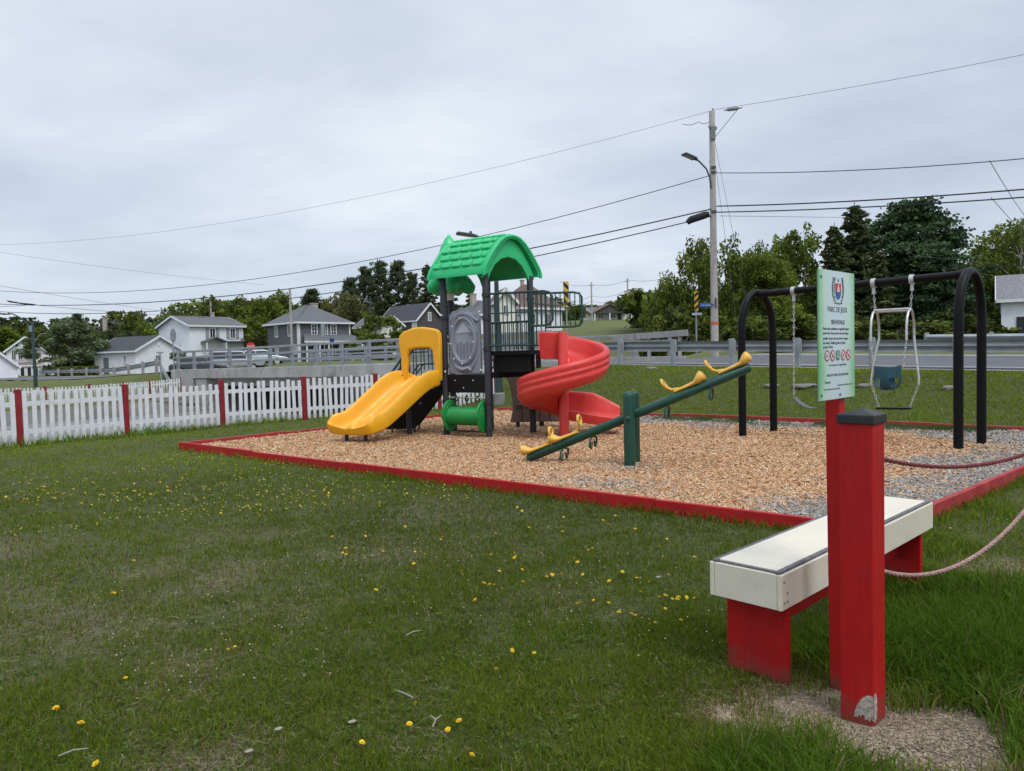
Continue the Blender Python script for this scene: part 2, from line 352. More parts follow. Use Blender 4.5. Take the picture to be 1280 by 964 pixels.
lawn = struct(np_mesh('ground', np.stack([X, Y, Z], -1).reshape(-1, 3), Q, M_ground, col.reshape(-1, 3), smooth=True))

# ------------------------------------------------------------------ stream, road, side street
def strip(name, m, pts_l, pts_r, kind=True):
    mb = MB(); n = len(pts_l); mb.add(list(pts_l)+list(pts_r), [(i, i+1, n+i+1, n+i) for i in range(n-1)])
    o = mb.build(name, m); return struct(o) if kind else o
M_water = mat('dull_stream_water', (.17,.165,.15), .5, .25, 1.5, bump=.3, bscale=6, dirt=(.09,.085,.07), dscale=1.2, damt=.6)
ts = np.linspace(4, 27.2, 12)
strip('water', M_water, [st(t, -60, -1.12) for t in ts], [st(t, 30, -1.12) for t in ts])
tr_ = np.concatenate([np.arange(-90, -4, 3.0), np.arange(-4, 5, .5), np.arange(5, 91, 3.0)])
def zt_(t, s): return float(zr(t)+tilt(t, s))
strip('road', M_asph, [st(t, .55, zt_(t,.55)+.012) for t in tr_], [st(t, 7.9, zt_(t,7.9)+.012) for t in tr_])
strip('road_shoulder', M_gravelroad, [st(t, -.35, zr(t)+.004) for t in tr_], [st(t, .6, zr(t)+.006) for t in tr_])
strip('road_shoulder', M_gravelroad, [st(t, 7.85, zt_(t,7.85)+.006) for t in tr_], [st(t, 8.75, zt_(t,8.75)+.004) for t in tr_])
M_lineW = mat('white_road_paint', (.62,.62,.60), .8, .15, 3, dirt=(.25,.25,.25), dscale=2, damt=.7)
M_lineY = mat('yellow_road_paint', (.55,.36,.04), .8, .15, 3, dirt=(.2,.18,.12), dscale=2, damt=.7)
strip('road_edge_line', M_lineW, [st(t, .95, zt_(t,.95)+.018) for t in tr_], [st(t, 1.08, zt_(t,1.08)+.018) for t in tr_])
strip('road_edge_line', M_lineW, [st(t, 7.35, zt_(t,7.35)+.018) for t in tr_], [st(t, 7.55, zt_(t,7.55)+.018) for t in tr_])
0 and strip('road_centre_line', M_lineY, [st(t, 4.15, zt_(t,4.15)+.018) for t in tr_], [st(t, 4.28, zt_(t,4.28)+.018) for t in tr_])
sp = [(3.9,33.2),(4.3,37),(5.4,43),(7.5,52),(10.2,62),(15.5,78),(24,100),(36,130)]
side_l = [V(a, b, gz(a, b)+.07) for a, b in sp]; side_r = [V(a+3.2+.02*i, b-1.2-.3*i, gz(a+3.2, b-1.2-.3*i)+.07) for i, (a, b) in enumerate(sp)]
strip('side_street', M_asph, side_l, side_r)

# ------------------------------------------------------------------ bridge
def zb(t): return float(np.interp(t, [2, 12, 29.5], [1.26, 1.23, 1.10]))
br = thing('bridge', 'grey concrete road bridge with steel railing over the stream behind the picket fence', 'bridge', st(15, 0, 0))
tt = list(np.arange(2.0, 27.61, 1.6))
def beam(name, t0, t1, s0, s1, za, zbm, m=M_conc, n=9, parent=br, bevel=.02):
    mb = MB(); R = []
    for i in range(n):
        t = t0+(t1-t0)*i/(n-1); a = za(t) if callable(za) else za; b = zbm(t) if callable(zbm) else zbm
        R.append([st(t, s0, b), st(t, s1, b), st(t, s1, a), st(t, s0, a)])
    return mb.loft(R).build(name, m, parent, bevel=bevel)
beam('edge_girder', 2.2, 27.6, -.55, -.15, zb, lambda t: zb(t)-.52)
beam('deck_slab', 2.2, 29.8, -.15, 8.6, lambda t: zr(t)-.005, .55)
beam('inner_beam', 2.4, 26.8, .15, .6, .56, .18)
beam('edge_girder', 2.2, 27.6, 8.6, 9.0, zb, lambda t: zb(t)-.52)
beam('abutment', 2.2, 3.6, -.5, 8.9, .56, -1.7)
beam('abutment', 26.2, 27.4, -.5, 8.9, .56, -1.7)
beam('wing_wall', 27.6, 30.2, -.52, -.1, zb, -1.6)
beam('wing_wall', .8, 2.2, -.52, -.1, zb, -.2)
tposts = [29.7-1.91*i for i in range(15)]
for s_, lab in ((-.32, 'three bar grey steel railing along the near edge of the concrete bridge'), (8.8, 'three bar grey steel railing along the far edge of the concrete bridge')):
    rl = thing('bridge_railing', lab, 'railing', st(15, s_, 1.2))
    for t in tposts:
        b = st(t, s_, zb(t)-.01); MB().box(b+V(0,0,.51), (.13,.16,1.06), math.atan2(.64,-.77)).build('railing_post', M_galv, rl, bevel=.01)
    for h in (.36, .68, 1.0):
        mb = MB(); mb.loft([[st(t, s_-.13, zb(t)+h-.055), st(t, s_-.09, zb(t)+h-.055), st(t, s_-.09, zb(t)+h+.055), st(t, s_-.13, zb(t)+h+.055)] for t in (29.9, 20, 12, 2.6)])
        mb.build('rail', M_galv, rl, bevel=.012)

# ------------------------------------------------------------------ guardrails
WP = [(0,.31),(.05,.27),(.08,.235),(.05,.19),(.0,.155),(.05,.12),(.08,.075),(.05,.03),(0,0)]
def guardrail(name, label, pts, group=None, face=-1, h=.44, posth=.82, block=M_wood_grey, postm=None):
    g = thing(name, label, 'guardrail', pts[0], 0, group)
    P = [Vector(p) for p in pts]; mb = MB(); R = []
    for i, p in enumerate(P):
        d = (P[min(i+1, len(P)-1)]-P[max(i-1, 0)]); d.z = 0; d.normalize(); nrm = V(-d.y, d.x, 0)*face
        ring = [p+nrm*(.14+a)+V(0,0,h+b) for a, b in WP]+[p+nrm*(.135+a-.006)+V(0,0,h+b) for a, b in WP[::-1]]
        R.append(ring)
        q = p+nrm*.0
        MB().box(q+V(0,0,posth/2-.25), (.12,.16,posth+.5), math.atan2(d.y, d.x)).build('post', postm or M_galv, g, bevel=.008)
        MB().box(q+nrm*.10+V(0,0,h+.155), (.14,.10,.36), math.atan2(d.y, d.x)).build('block', block, g, bevel=.008)
    mb.loft(R).build('beam', M_galv, g)
    return g
def tline(t0, t1, n, s_, dz=0): return [st(t, s_, zt_(t, s_)+dz) for t in np.linspace(t0, t1, n)]
guardrail('guardrail', 'galvanised steel guardrail at the top of the grass bank behind the swings', tline(-11.3, 1.9, 8, -.25), face=-1)
guardrail('guardrail', 'lower steel guardrail on the far side of the road in front of the white garage', tline(-34, -7.2, 15, 8.5, -.05), face=1)
gp2 = [(212,42),(196,44.5),(179,47.5),(161,51),(143,54.5),(125.5,58),(108,61.5),(90,65),(73,68.5),(50,72)]
P2 = []
for px, Yd in gp2:
    x = at(px, 470, Yd).x; P2.append(V(x, Yd, gz(x, Yd)))
guardrail('guardrail', 'long guardrail on thick timber posts beside the lawns at the left', P2, face=-1, h=.46, posth=.86, postm=M_wood_grey)
sr = thing('street_barrier', 'plain flat timber rail barrier rising along the side street', 'barrier', at(767,424,34))
a, b = at(766,423,33), at(860,416,31); MB().bar(a, b, .08, .26).build('rail', M_wood_grey, sr, bevel=.01)
for k in (.1, .5, .9):
    p = a.lerp(b, k); z0 = gz(p.x, p.y); MB().box((p.x, p.y+.1, (p.z+z0)/2-.1), (.14,.12,p.z-z0+.1)).build('post', M_wood_grey, sr, bevel=.01)

# ------------------------------------------------------------------ picket fences
def fence(name, label, posts, hpost, hpick, nbay, rails, pw=.078, seed=0, mpost=M_redfence, group=None, tops=False):
    rnd = random.Random(seed); g = thing(name, label, 'fence', (posts[0][0], posts[0][1], posts[0][2]), 0, group)
    P = [Vector(p) for p in posts]
    for p in P:
        d = P[1]-P[0]; MB().box(p+V(0,0,hpost/2-.15), (.105,.105,hpost+.3), math.atan2(d.y, d.x)).build('post', mpost, g, bevel=.008)
    for i in range(len(P)-1):
        a, b = P[i], P[i+1]; d = b-a; L = d.length; u = d/L; nn = V(-u.y, u.x, 0).normalized()
        if nn.y > 0: nn = -nn
        mb = MB(); wob = rnd.uniform(-.03, .02)
        for k in range(nbay):
            q = a+u*(L*(k+.75)/(nbay+.5)); q.z = gz(q.x, q.y) if not tops else q.z
            hh = hpick+wob+rnd.gauss(0, .012); lean = V(u.x, u.y, 0)*rnd.gauss(0, .013); q = q+u*rnd.gauss(0, .006)
            if rnd.random() < .05: lean *= 4
            p0 = q+nn*.035+V(0,0,.03+rnd.uniform(-.02,.02)); p1 = q+nn*.035+V(0,0,hh)+lean
            mb.bar(p0, p1, .02, pw, up=(u.x, u.y, 0))
        pan = mb.build('picket_panel', M_white, g)
        for r in rails: MB().bar(a+V(0,0,r)+u*.06, b+V(0,0,r)-u*.06, .04, .085).build('rail', M_white, pan)
    return g
fp = [(-12.9,9.32),(-11.7,10.83),(-10.5,12.33),(-9.3,13.84),(-8.08,15.36),(-6.75,17.08),(-5.19,18.33),(-3.64,19.58),(-2.08,20.83),(-.5,22.1)]
fence('picket_fence', 'near white picket fence with dark red posts along the lawn edge', [V(a, b, gz(a, b)) for a, b in fp], 1.08, 1.02, 13, (.27,.80), seed=2)
fp2 = []
for px, Yd in ((-62,33.0),(-3,35.0),(56,37.0),(112,38.6),(154,40.0),(187,41.3)):
    p = at(px, 490, Yd); fp2.append(V(p.x, p.y, at(px, {-62:491,-3:488.5,56:486,112:483,154:480.5,187:478.5}[px], Yd).z-.92))
p = at(226, 475, 42.3); fp2.append(V(p.x, p.y, p.z-.9))
fence('picket_fence', 'farther white picket fence on the other stream bank climbing towards the bridge', fp2, 1.04, .98, 12, (.28,.78), seed=5, mpost=M_redfence, tops=True)
# boulders at the foot of the wing wall
for i in range(9):
    t = random.uniform(26.3,29.0); s_ = random.uniform(-2.6,-.9); p = st(t, s_); rr = random.uniform(.18,.38); mb = MB()
    bm = bmesh.new(); bmesh.ops.create_icosphere(bm, subdivisions=2, radius=1)
    for v in bm.verts:
        k = 1+(vn(v.co.x*3+i*7, v.co.y*3+v.co.z*5, 1.3, 3)-.5)*.9; v.co = Vector((v.co.x*rr*k*1.2, v.co.y*rr*k, v.co.z*rr*k*.75))
    bm.verts.ensure_lookup_table(); mb.add([v.co.copy() for v in bm.verts], [[v.index for v in f.verts] for f in bm.faces]); bm.free()
    o = mb.build('boulder', M_rock, local=True); o.location = (p.x, p.y, gz(p.x, p.y)+rr*.2)
    tag(o, 'grey boulder of the heap below the end of the concrete bridge', 'boulder', 'boulders below the bridge end')

# ------------------------------------------------------------------ play area surface and border
M_padbase = mat('old_chip_bed', (.30,.19,.115), .95, .35, 25, bump=.9, bscale=45)
ts = np.linspace(PAD['t0'], PAD['t1'], 12)
strip('play_surface', M_padbase, [st(t, PAD['s0'], .03) for t in ts], [st(t*float(pt0(PAD['s1']))/PAD['t0'], PAD['s1'], .03) for t in ts])
bd = thing('play_area_border', 'long red board edging framing the wood chip play area', 'edging', st(-5.5,-14.8,0))
def board(a, b, h, mm, th=.05): MB().bar(V(a.x,a.y,h/2-.03), V(b.x,b.y,h/2-.03), th, h+.06).build('board', mm, bd, bevel=.006)
k = [0,-2.3,-4.6,-6.9,-9.2,-11.1]
for i in range(5): board(st(k[i]-.004,-14.8), st(k[i+1]+.004,-14.8), .125+random.uniform(-.012,.012), M_rededge)
k2 = [-14.8,-12.7,-10.6,-8.5,-6.35]
for i in range(4):
    board(st(0.03,k2[i]+.004), st(0.03,k2[i+1]-.004), .12+random.uniform(-.02,.01), M_redworn)
    board(st(float(pt0(k2[i]))-.03,k2[i]+.004), st(float(pt0(k2[i+1]))-.03,k2[i+1]-.004), .15+random.uniform(-.015,.012), M_redworn)
kb = [0,-2.5,-5,-7.5,-10,-12.4]
for i in range(5): board(st(kb[i]-.004,-6.32), st(kb[i+1]+.004,-6.32), .13+random.uniform(-.02,.012), M_redworn)

# wood chips (stuff): two colours of chip, fresh orange and weathered grey
def greymask(t, s):
    x = RO.x+RU.x*t+RN.x*s; y = RO.y+RU.y*t+RN.y*s; n = vn(x, y, 1.1, 6, 4)-.5
    g = ss(-9.8, -10.8, t+n*2.0)
    g = np.clip(g-np.clip(np.exp(-(((t+9.6)/1.5)**2+((s+8.9)/1.0)**2))*1.8+n, 0, 1)*1.05, 0, 1)
    g = np.maximum(g, ss(-7.9, -7.2, s+n*1.4)*.9*ss(-2.5, -4.5, t))
    g = np.maximum(g, .55*np.exp(-(((t+8.2)/.7)**2+((s+14.1)/.35)**2)))
    g = np.maximum(g, .5*np.exp(-(((t+7.8)/.35)**2+((s+12.9)/.3)**2)))
    g = np.maximum(g, np.clip(n*2.4-.5, 0, .45))
    return np.clip(g, 0, 1)
def chips(n, seed):
    R = np.random.RandomState(seed); az = R.uniform(-.75, .80, n*3); r = np.exp(R.uniform(np.log(5.2), np.log(20), n*3))
    x = r*np.sin(az); y = r*np.cos(az); t, s = stc(x, y)
    ok = (t > pt0(s)+.05) & (t < PAD['t1']-.03) & (s > PAD['s0']+.05) & (s < PAD['s1']-.05)
    x, y, t, s, r = x[ok][:n], y[ok][:n], t[ok][:n], s[ok][:n], r[ok][:n]; m = len(x)
    g = greymask(t, s); isg = R.rand(m) < g
    L = R.uniform(.012, .034, m)*(r/9)**.5; w = R.uniform(.005, .010, m)*(r/9)**.5; h = R.uniform(.0015, .004, m)
    a = R.uniform(0, 6.28, m); tilt = R.normal(0, .33, m); roll = R.normal(0, .4, m)
    ux = np.stack([np.cos(a)*np.cos(tilt), np.sin(a)*np.cos(tilt), np.sin(tilt)], -1)
    vx = np.stack([-np.sin(a), np.cos(a), np.zeros(m)], -1)*np.cos(roll)[:, None]+np.array([0,0,1.])*np.sin(roll)[:, None]
    wx = np.cross(ux, vx)
    z = .035+.03*vn(x, y, .5, 8)+np.abs(R.normal(0, .007, m))+.05*np.exp(-((t+3)**2+(s+12)**2)/6)*0
    c = np.stack([x, y, z], -1); U = ux*L[:, None]; Wd = vx*w[:, None]; H = wx*h[:, None]
    vs = np.stack([c-U-Wd-H, c+U-Wd*.6-H, c+U+Wd-H, c-U+Wd*.7-H, c-U-Wd+H, c+U-Wd*.6+H, c+U+Wd+H, c-U+Wd*.7+H], 1)
    b = np.arange(m)[:, None, None]*8; F = np.array([[4,5,6,7],[0,1,5,4],[1,2,6,5],[2,3,7,6],[3,0,4,7]])[None]+b
    pal = np.array([[.61,.365,.19],[.53,.27,.115],[.65,.45,.28],[.40,.205,.095],[.72,.55,.37],[.27,.145,.075]])
    pc = pal[R.choice(6, m, p=[.27,.23,.2,.14,.1,.06])]*R.uniform(.8, 1.15, m)[:, None]
    gpal = np.array([[.32,.30,.275],[.41,.385,.35],[.21,.19,.175],[.33,.25,.185],[.50,.47,.43]]); gc = gpal[R.choice(5, m, p=[.33,.22,.22,.15,.08])]*R.uniform(.8,1.15,m)[:, None]
    cc = np.where(isg[:, None], gc, pc)
    return vs.reshape(-1, 3), F.reshape(-1, 4), np.repeat(cc, 8, 0)
M_chip = mat('wood_chips', (1,1,1), .85, .12, 30, attr=True)
v_, f_, c_ = chips(125000, 3)
stuff(np_mesh('wood_chips', v_, f_, M_chip, c_), 'loose orange and grey wood chips covering the play area', 'wood chips')
# ------------------------------------------------------------------ play structure
A, B, Cc, Dd = V(-1.21,13.43,0), V(-.42,12.88,0), V(.37,13.47,0), V(-.42,14.02,0)
Fp, Ep = V(-1.94,13.74,0), V(-1.13,14.1,0)
ps = thing('play_structure', 'play tower with green roof, yellow double slide and red spiral slide', 'play structure', (-.4,13.4,0))
def post(p, z, r=.058, m=M_post, bands=(), name='post'):
    o = MB().lathe([(r,-.1),(r,z-.02),(r*.8,z)], p, 16).build(name, m, ps, smooth=40)
    for b in bands: MB().lathe([(r+.002,b-.03),(r+.012,b-.03),(r+.012,b+.03),(r+.002,b+.03)], p, 16).build('collar', M_post, o, smooth=40)
    return o
post(A, 2.92, bands=(.67,1.32,2.2)); post(B, 2.95, bands=(.22,.68,1.6,2.14,2.55)); post(Cc, 2.92, bands=(.68,2.5)); post(Dd, 2.9)
post(Fp, 1.85, .052); pe = post(Ep, 2.6, .06); MB().lathe([(.064,2.56),(.066,2.57),(.066,2.73),(.05,2.75)], Ep, 16).build('pale_collar', M_cream, pe, smooth=40)
post(V(-2.91,12.83,0), .24, .035, name='slide_foot'); post(V(-2.56,12.74,0), .24, .035, name='slide_foot')
# deck levels
MB().prism([(p.x,p.y) for p in (A, B, Cc, Dd)], (0,0,1.13), (1,0,0), (0,1,0), .07).build('deck', M_blackdeck, ps, bevel=.008)
def skirt(a, b, z0, z1, name='deck_skirt', th=.04, ins=.06, m=M_blackdeck):
    d = (b-a).normalized(); return MB().bar(V(a.x,a.y,(z0+z1)/2)+d*ins, V(b.x,b.y,(z0+z1)/2)-d*ins, th, z1-z0).build(name, m, ps, bevel=.006)
sk = skirt(A, B, .84, 1.16); skirt(B, Cc, 1.12, 1.2); skirt(Cc, Dd, 1.10, 1.16); skirt(Dd, A, .98, 1.16)
X1, X2 = V(.47,12.66,0), V(.55,13.40,0)
MB().prism([(p.x,p.y) for p in (B+V(.06,.02,0), X1, X2, Cc+V(.05,-.07,0))], (0,0,1.53), (1,0,0), (0,1,0), .075).build('upper_deck', M_blackdeck, ps, bevel=.008)
skirt(B+V(.1,.13,0), X1+V(-.1,.14,0), 1.19, 1.50, ins=.02); skirt(X1+V(-.03,.08,0), X2+V(-.03,-.02,0), 1.25, 1.49, ins=.02)
def bolts(pts, nrm, r=.018, parent=None, m=M_bolt):
    n = Vector(nrm).normalized(); M = n.to_track_quat('Z', 'Y').to_matrix(); mb = MB()
    for p in pts: mb.lathe([(r,0),(r*.9,r*.4),(r*.4,r*.75)], Vector(p)+n*.001, 8, M)
    return mb.build('bolt_caps', m, parent or ps, smooth=60)
ab = (B-A).normalized(); abn = V(ab.y, -ab.x, 0)
bolts([A.lerp(B, k)+V(0,0,1.06)+abn*.022 for k in (.25,.68)]+[A.lerp(B, k)+V(0,0,.93)+abn*.022 for k in (.45,)], abn, .012)
bolts([A+V(0,0,2.24)+abn*.06, B+V(0,0,2.26)-ab*.13+abn*.02, A+V(0,0,1.22)+abn*.06+ab*.05, B-ab*.13+V(0,0,1.24)+abn*.02], abn, .022)

# moulded porthole panel
pm = A.lerp(B, .5); pan = MB()
ol = [(-.34,1.18),(.34,1.18),(.355,1.28),(.35,1.7),(.345,2.17),(.30,2.25),(.22,2.23),(.13,2.27),(.04,2.34),(-.08,2.36),(-.17,2.31),(-.26,2.30),(-.33,2.24),(-.345,2.1),(-.35,1.6),(-.355,1.28)]
o = pan.prism([(a_, z_) for a_, z_ in ol], pm+abn*.0, ab, (0,0,1), .06).build('porthole_panel', M_greyplastic, ps, bevel=.018, seg=3)
def ell(cx, cz, rx, rz, n=40, t0=0, t1=2*math.pi): return [(cx+rx*math.cos(t0+(t1-t0)*k/n), cz+rz*math.sin(t0+(t1-t0)*k/n)) for k in range(n+(0 if t1-t0 > 6.2 else 1))]
def on_panel(pts, d): return [pm+ab*a_+V(0,0,z_)+abn*d for a_, z_ in pts]
MB().tube(on_panel(ell(0,1.77,.255,.40), .035), .045, 8, closed=True).build('porthole_ring', M_greyplastic, o, smooth=60)
mb = MB(); mb.tube(on_panel(ell(-.01,1.75,.31,.50,24,.3,2.9), .025), [.03+.025*math.sin(k/24*3.14) for k in range(25)], 6)
mb.tube(on_panel(ell(0,1.72,.32,.50,20,3.5,5.9), .025), [.02+.02*math.sin(k/20*3.14) for k in range(21)], 6)
mb.tube(on_panel([(-.22,1.33),(-.1,1.27),(0,1.25),(.1,1.28),(.16,1.24)], .035), [.03,.05,.06,.05,.03], 6)
mb.tube(on_panel([(.32,2.1),(.2,2.18),(.08,2.24),(-.06,2.25),(-.2,2.2),(-.3,2.12)], .03), [.03,.04,.05,.05,.04,.03], 6)
mb.tube(on_panel([(.14,2.02),(.20,1.96),(.19,1.88),(.12,1.90)], .05), [.03,.035,.03,.015], 6)
mb.build('moulded_relief', M_greyplastic, o, smooth=60)
MB().prism(ell(0,1.76,.235,.375,30), pm+abn*.032, ab, (0,0,1), .008).build('porthole_pane', mat('pale_grey_plastic', (.30,.325,.385), .45, .06, 5), o)
MB().prism([(-.17,1.90),(.17,1.92),(.0,2.08)], pm+abn*.042, ab, (0,0,1), .012).build('sail_relief', mat('lighter_grey_plastic', (.42,.45,.53), .4, .05, 5), o)
mb = MB()
for k in range(5):
    a_ = -.15+.075*k; hh = .13+.05*(k % 2); mb.prism([(a_-.02,1.52-hh/2),(a_+.02,1.52-hh/2),(a_+.022,1.63+hh/2),(a_+.012,1.66+hh/2),(a_-.012,1.66+hh/2),(a_-.022,1.63+hh/2)], pm+abn*.038, ab, (0,0,1), .014)
mb.build('slot_relief', mat('slot_grey_plastic', (.165,.18,.225), .45, .06, 5), o, bevel=.005)
bolts(on_panel([(-.05,2.17),(-.22,2.03),(-.28,1.72),(-.2,1.45),(-.02,1.36),(.16,1.46),(.25,1.74)], .08), abn, .016, o)

# arched roof with moulded shingles
ra = (A-B).normalized(); rc = (Cc-B).normalized(); M0 = (B+Cc)/2
prof = [(-.625,2.90),(-.63,2.96),(-.59,3.06),(-.50,3.20),(-.39,3.36),(-.275,3.49),(-.17,3.57),(-.08,3.60),(0,3.61)]
prof = prof+[(-w, z) for w, z in prof[:-1][::-1]]
def off(pf, d):
    r = []
    for i in range(len(pf)):
        a_ = Vector(pf[max(i-1,0)]); b_ = Vector(pf[min(i+1,len(pf)-1)]); t_ = (b_-a_).normalized(); r.append((pf[i][0]+t_.y*d, pf[i][1]-t_.x*d))
    return r
inn = off(prof, .055); R = []
for k, (d, sc) in enumerate(((-.12,.97),(-.10,1),(.3,1),(.8,1),(1.13,1),(1.15,.97))):
    ring = [M0+ra*d+rc*w*sc+V(0,0,3.2+(z-3.2)*sc) for w, z in prof]+[M0+ra*d+rc*w*sc+V(0,0,3.2+(z-3.2)*sc) for w, z in inn[::-1]]; R.append(ring)
roof = MB().loft(R).build('arched_roof', M_greenplastic, ps, smooth=50)
arch = [(-.58,2.86),(-.45,2.80),(-.40,2.93),(-.30,3.08),(-.16,3.19),(0,3.23),(.16,3.19),(.30,3.08),(.40,2.93),(.45,2.80),(.58,2.86)]
top = [(w*.97, z-.005) for w, z in inn if abs(w) < .58]
for d in (.0, 1.03):
    MB().prism(arch+[(w, z) for w, z in top[::-1]], M0+ra*d, rc, (0,0,1), .07).build('roof_gable', M_greenplastic, roof, bevel=.012)
# thick lip round the front edge
for d in (-.11, 1.14):
    MB().tube([M0+ra*d+rc*w+V(0,0,z-.02) for w, z in prof], .034, 8).build('roof_lip', M_greenplastic, roof, smooth=60)
mb = MB(); arc = []; acc = 0
fine = [];
for i in range(len(prof)-1):
    for k in range(6): fine.append((prof[i][0]+(prof[i+1][0]-prof[i][0])*k/6, prof[i][1]+(prof[i+1][1]-prof[i][1])*k/6))
L_ = [0]
for i in range(1, len(fine)): L_.append(L_[-1]+math.hypot(fine[i][0]-fine[i-1][0], fine[i][1]-fine[i-1][1]))
def on_arc(s_):
    for i in range(1, len(L_)):
        if L_[i] >= s_: break
    k = (s_-L_[i-1])/max(1e-6, L_[i]-L_[i-1]); w = fine[i-1][0]+(fine[i][0]-fine[i-1][0])*k; z = fine[i-1][1]+(fine[i][1]-fine[i-1][1])*k
    tx = Vector((fine[i][0]-fine[i-1][0], fine[i][1]-fine[i-1][1])).normalized(); return w, z, tx
tot = L_[-1]; rows = 10
for r_ in range(rows):
    w, z, tx = on_arc(.14+(tot-.28)*(r_+.5)/rows); e1 = ra; e2 = rc*tx.x+V(0,0,tx.y); e3 = rc*-tx.y+V(0,0,tx.x)
    if e3.z < 0: e3 = -e3
    M = Matrix((e1, e2, e3)).transposed(); sh = .14 if r_ % 2 else 0
    for k in range(6):
        d0 = -.03+.236*k-sh*.85; d1 = d0+.205
        d0 = max(d0, -.03); d1 = min(d1, 1.07)
        if d1-d0 < .06: continue
        mb.box(M0+ra*((d0+d1)/2)+rc*w+V(0,0,z)+e3*.012, (d1-d0, .118, .052), M)
mb.build('shingle_relief', M_greenplastic, roof, bevel=.022, seg=3, smooth=50)

# tree shaped topper
def lobed(pf, c, n=40, lobes=5, amp=.12, ph=.3):
    R = []
    for r, z, q in pf: R.append([c+V(r*(1+amp*q*math.cos(lobes*(2*math.pi*k/n)+ph))*math.cos(2*math.pi*k/n), r*(1+amp*q*math.cos(lobes*(2*math.pi*k/n)+ph))*math.sin(2*math.pi*k/n), z+.05*q*math.cos(lobes*(2*math.pi*k/n)+ph+math.pi)) for k in range(n)])
    return MB().loft(R)
lobed([(.1,2.75,0),(.30,2.72,1.2),(.40,2.78,1.3),(.42,2.88,1.3),(.36,3.0,1),(.27,3.10,.8),(.26,3.12,.8),(.33,3.14,1.1),(.33,3.2,1.1),(.24,3.34,.8),(.16,3.42,.6),(.2,3.45,.8),(.17,3.55,.6),(.09,3.70,.3),(.015,3.80,0)], Ep).build('tree_topper', M_greenplastic, ps, smooth=50)

# yellow double slide
sw_ = V(.9,-.44,0).normalized(); s0 = V(-1.66,13.50,0); s1 = V(-2.76,12.60,0); sdv = s1-s0
path = [(-.03,1.02,1),(.05,1.02,1),(.12,1.0,1.1),(.22,.93,1.1),(.36,.79,1),(.5,.64,1),(.64,.50,.95),(.76,.38,.95),(.84,.32,1.05),(.92,.285,1.15),(.98,.275,1.0),(1.02,.265,.7),(1.04,.25,.45)]
sec = [(-.455,-.05),(-.475,.10),(-.465,.20),(-.435,.245),(-.40,.24),(-.37,.19),(-.345,.06),(-.29,-.015),(-.13,-.015),(-.075,.04),(-.045,.115),(0,.145),(.045,.115),(.075,.04),(.13,-.015),(.29,-.015),(.345,.06),(.37,.19),(.40,.24),(.435,.245),(.465,.20),(.475,.10),(.455,-.05),(.40,-.08),(-.40,-.08)]
R = []
for i, (k, z, h) in enumerate(path):
    a_ = path[max(i-1,0)]; b_ = path[min(i+1,len(path)-1)]; d = sdv*(b_[0]-a_[0])+V(0,0,b_[1]-a_[1]); d.normalize()
    up = V(0,0,1)-d*d.z; up.normalize(); c = s0+sdv*k+V(0,0,z)
    flare = 1+.05*max(0,(k-.8)/.2)
    R.append([c+sw_*u*.96*flare+up*(v*h if v > 0 else v) for u, v in sec])
sl = MB().loft(R).build('double_slide', M_yellow, ps, smooth=50); sl.modifiers.new('sub', 'SUBSURF').levels = 1; sl.modifiers['sub'].render_levels = 1
hood = [(-.42,1.05),(-.30,1.05),(-.30,1.20),(-.27,1.42),(-.26,1.58),(-.22,1.635),(-.08,1.66),(.08,1.66),(.22,1.655),(.27,1.60),(.285,1.42),(.33,1.15),(.35,1.05),(.43,1.05),(.435,1.5),(.44,1.9),(.40,1.975),(.28,2.01),(.05,2.045),(-.16,2.03),(-.36,1.97),(-.455,1.88),(-.46,1.74),(-.42,1.5)]
MB().prism(hood, s0+V(.01,.0,0), sw_, (0,0,1), .11).build('slide_hood', M_yellow, sl, bevel=.045, seg=4, smooth=60)
hn = V(sw_.y, -sw_.x, 0); hn = hn if hn.y < 0 else -hn
bolts([s0+sw_*a_+V(0,0,z_)+hn*.078 for a_, z_ in ((.37,1.17),(-.36,1.17))], hn, .012, sl, M_post)

# black stair with green handrails behind the slide
stp = [(-1.30,.84),(-1.30,1.16),(-1.72,1.16),(-2.42,.22),(-2.42,.14),(-1.86,.14)]
for i, yy in enumerate((13.98, 14.66)):
    so_ = MB().prism(stp, (0,yy,0), (1,0,0), (0,0,1), .03).build('stair_side', M_blackdeck, ps)
    if i == 0: bolts([V(-1.5,yy-.016,.9), V(-1.75,yy-.016,.62), V(-1.95,yy-.016,.42)], (0,-1,0), .012, so_)
mb = MB()
for k in range(5): mb.box((-1.6-.15*k, 14.32, 1.0-.19*k), (.24,.65,.04))
mb.build('stair_treads', M_blackdeck, ps, bevel=.005)
for x in (-2.3,-1.87):
    for yy in (13.98,14.66): MB().tube([(x,yy,-.05),(x,yy,.3)], .018, 8).build('stair_foot', M_post, ps)
for yy in (13.95, 14.69):
    mb = MB(); mb.tube([(-2.5,yy,.3),(-2.5,yy,.95),(-2.4,yy,1.05),(-1.72,yy,1.95),(-1.62,yy,2.0),(-1.25,yy,2.0)], .02, 8)
    mb.tube([(-2.45,yy,.42),(-1.75,yy,1.36),(-1.25,yy,1.36)], .016, 6)
    for k in range(8):
        x = -2.4+.15*k; zt = 1.05+(x+2.4)*1.32 if x < -1.72 else 1.97; zl = max(.45, zt-.72); mb.tube([(x,yy,zl),(x,yy,zt)], .011, 6)
    mb.build('stair_handrail', M_railgreen, ps, smooth=50)

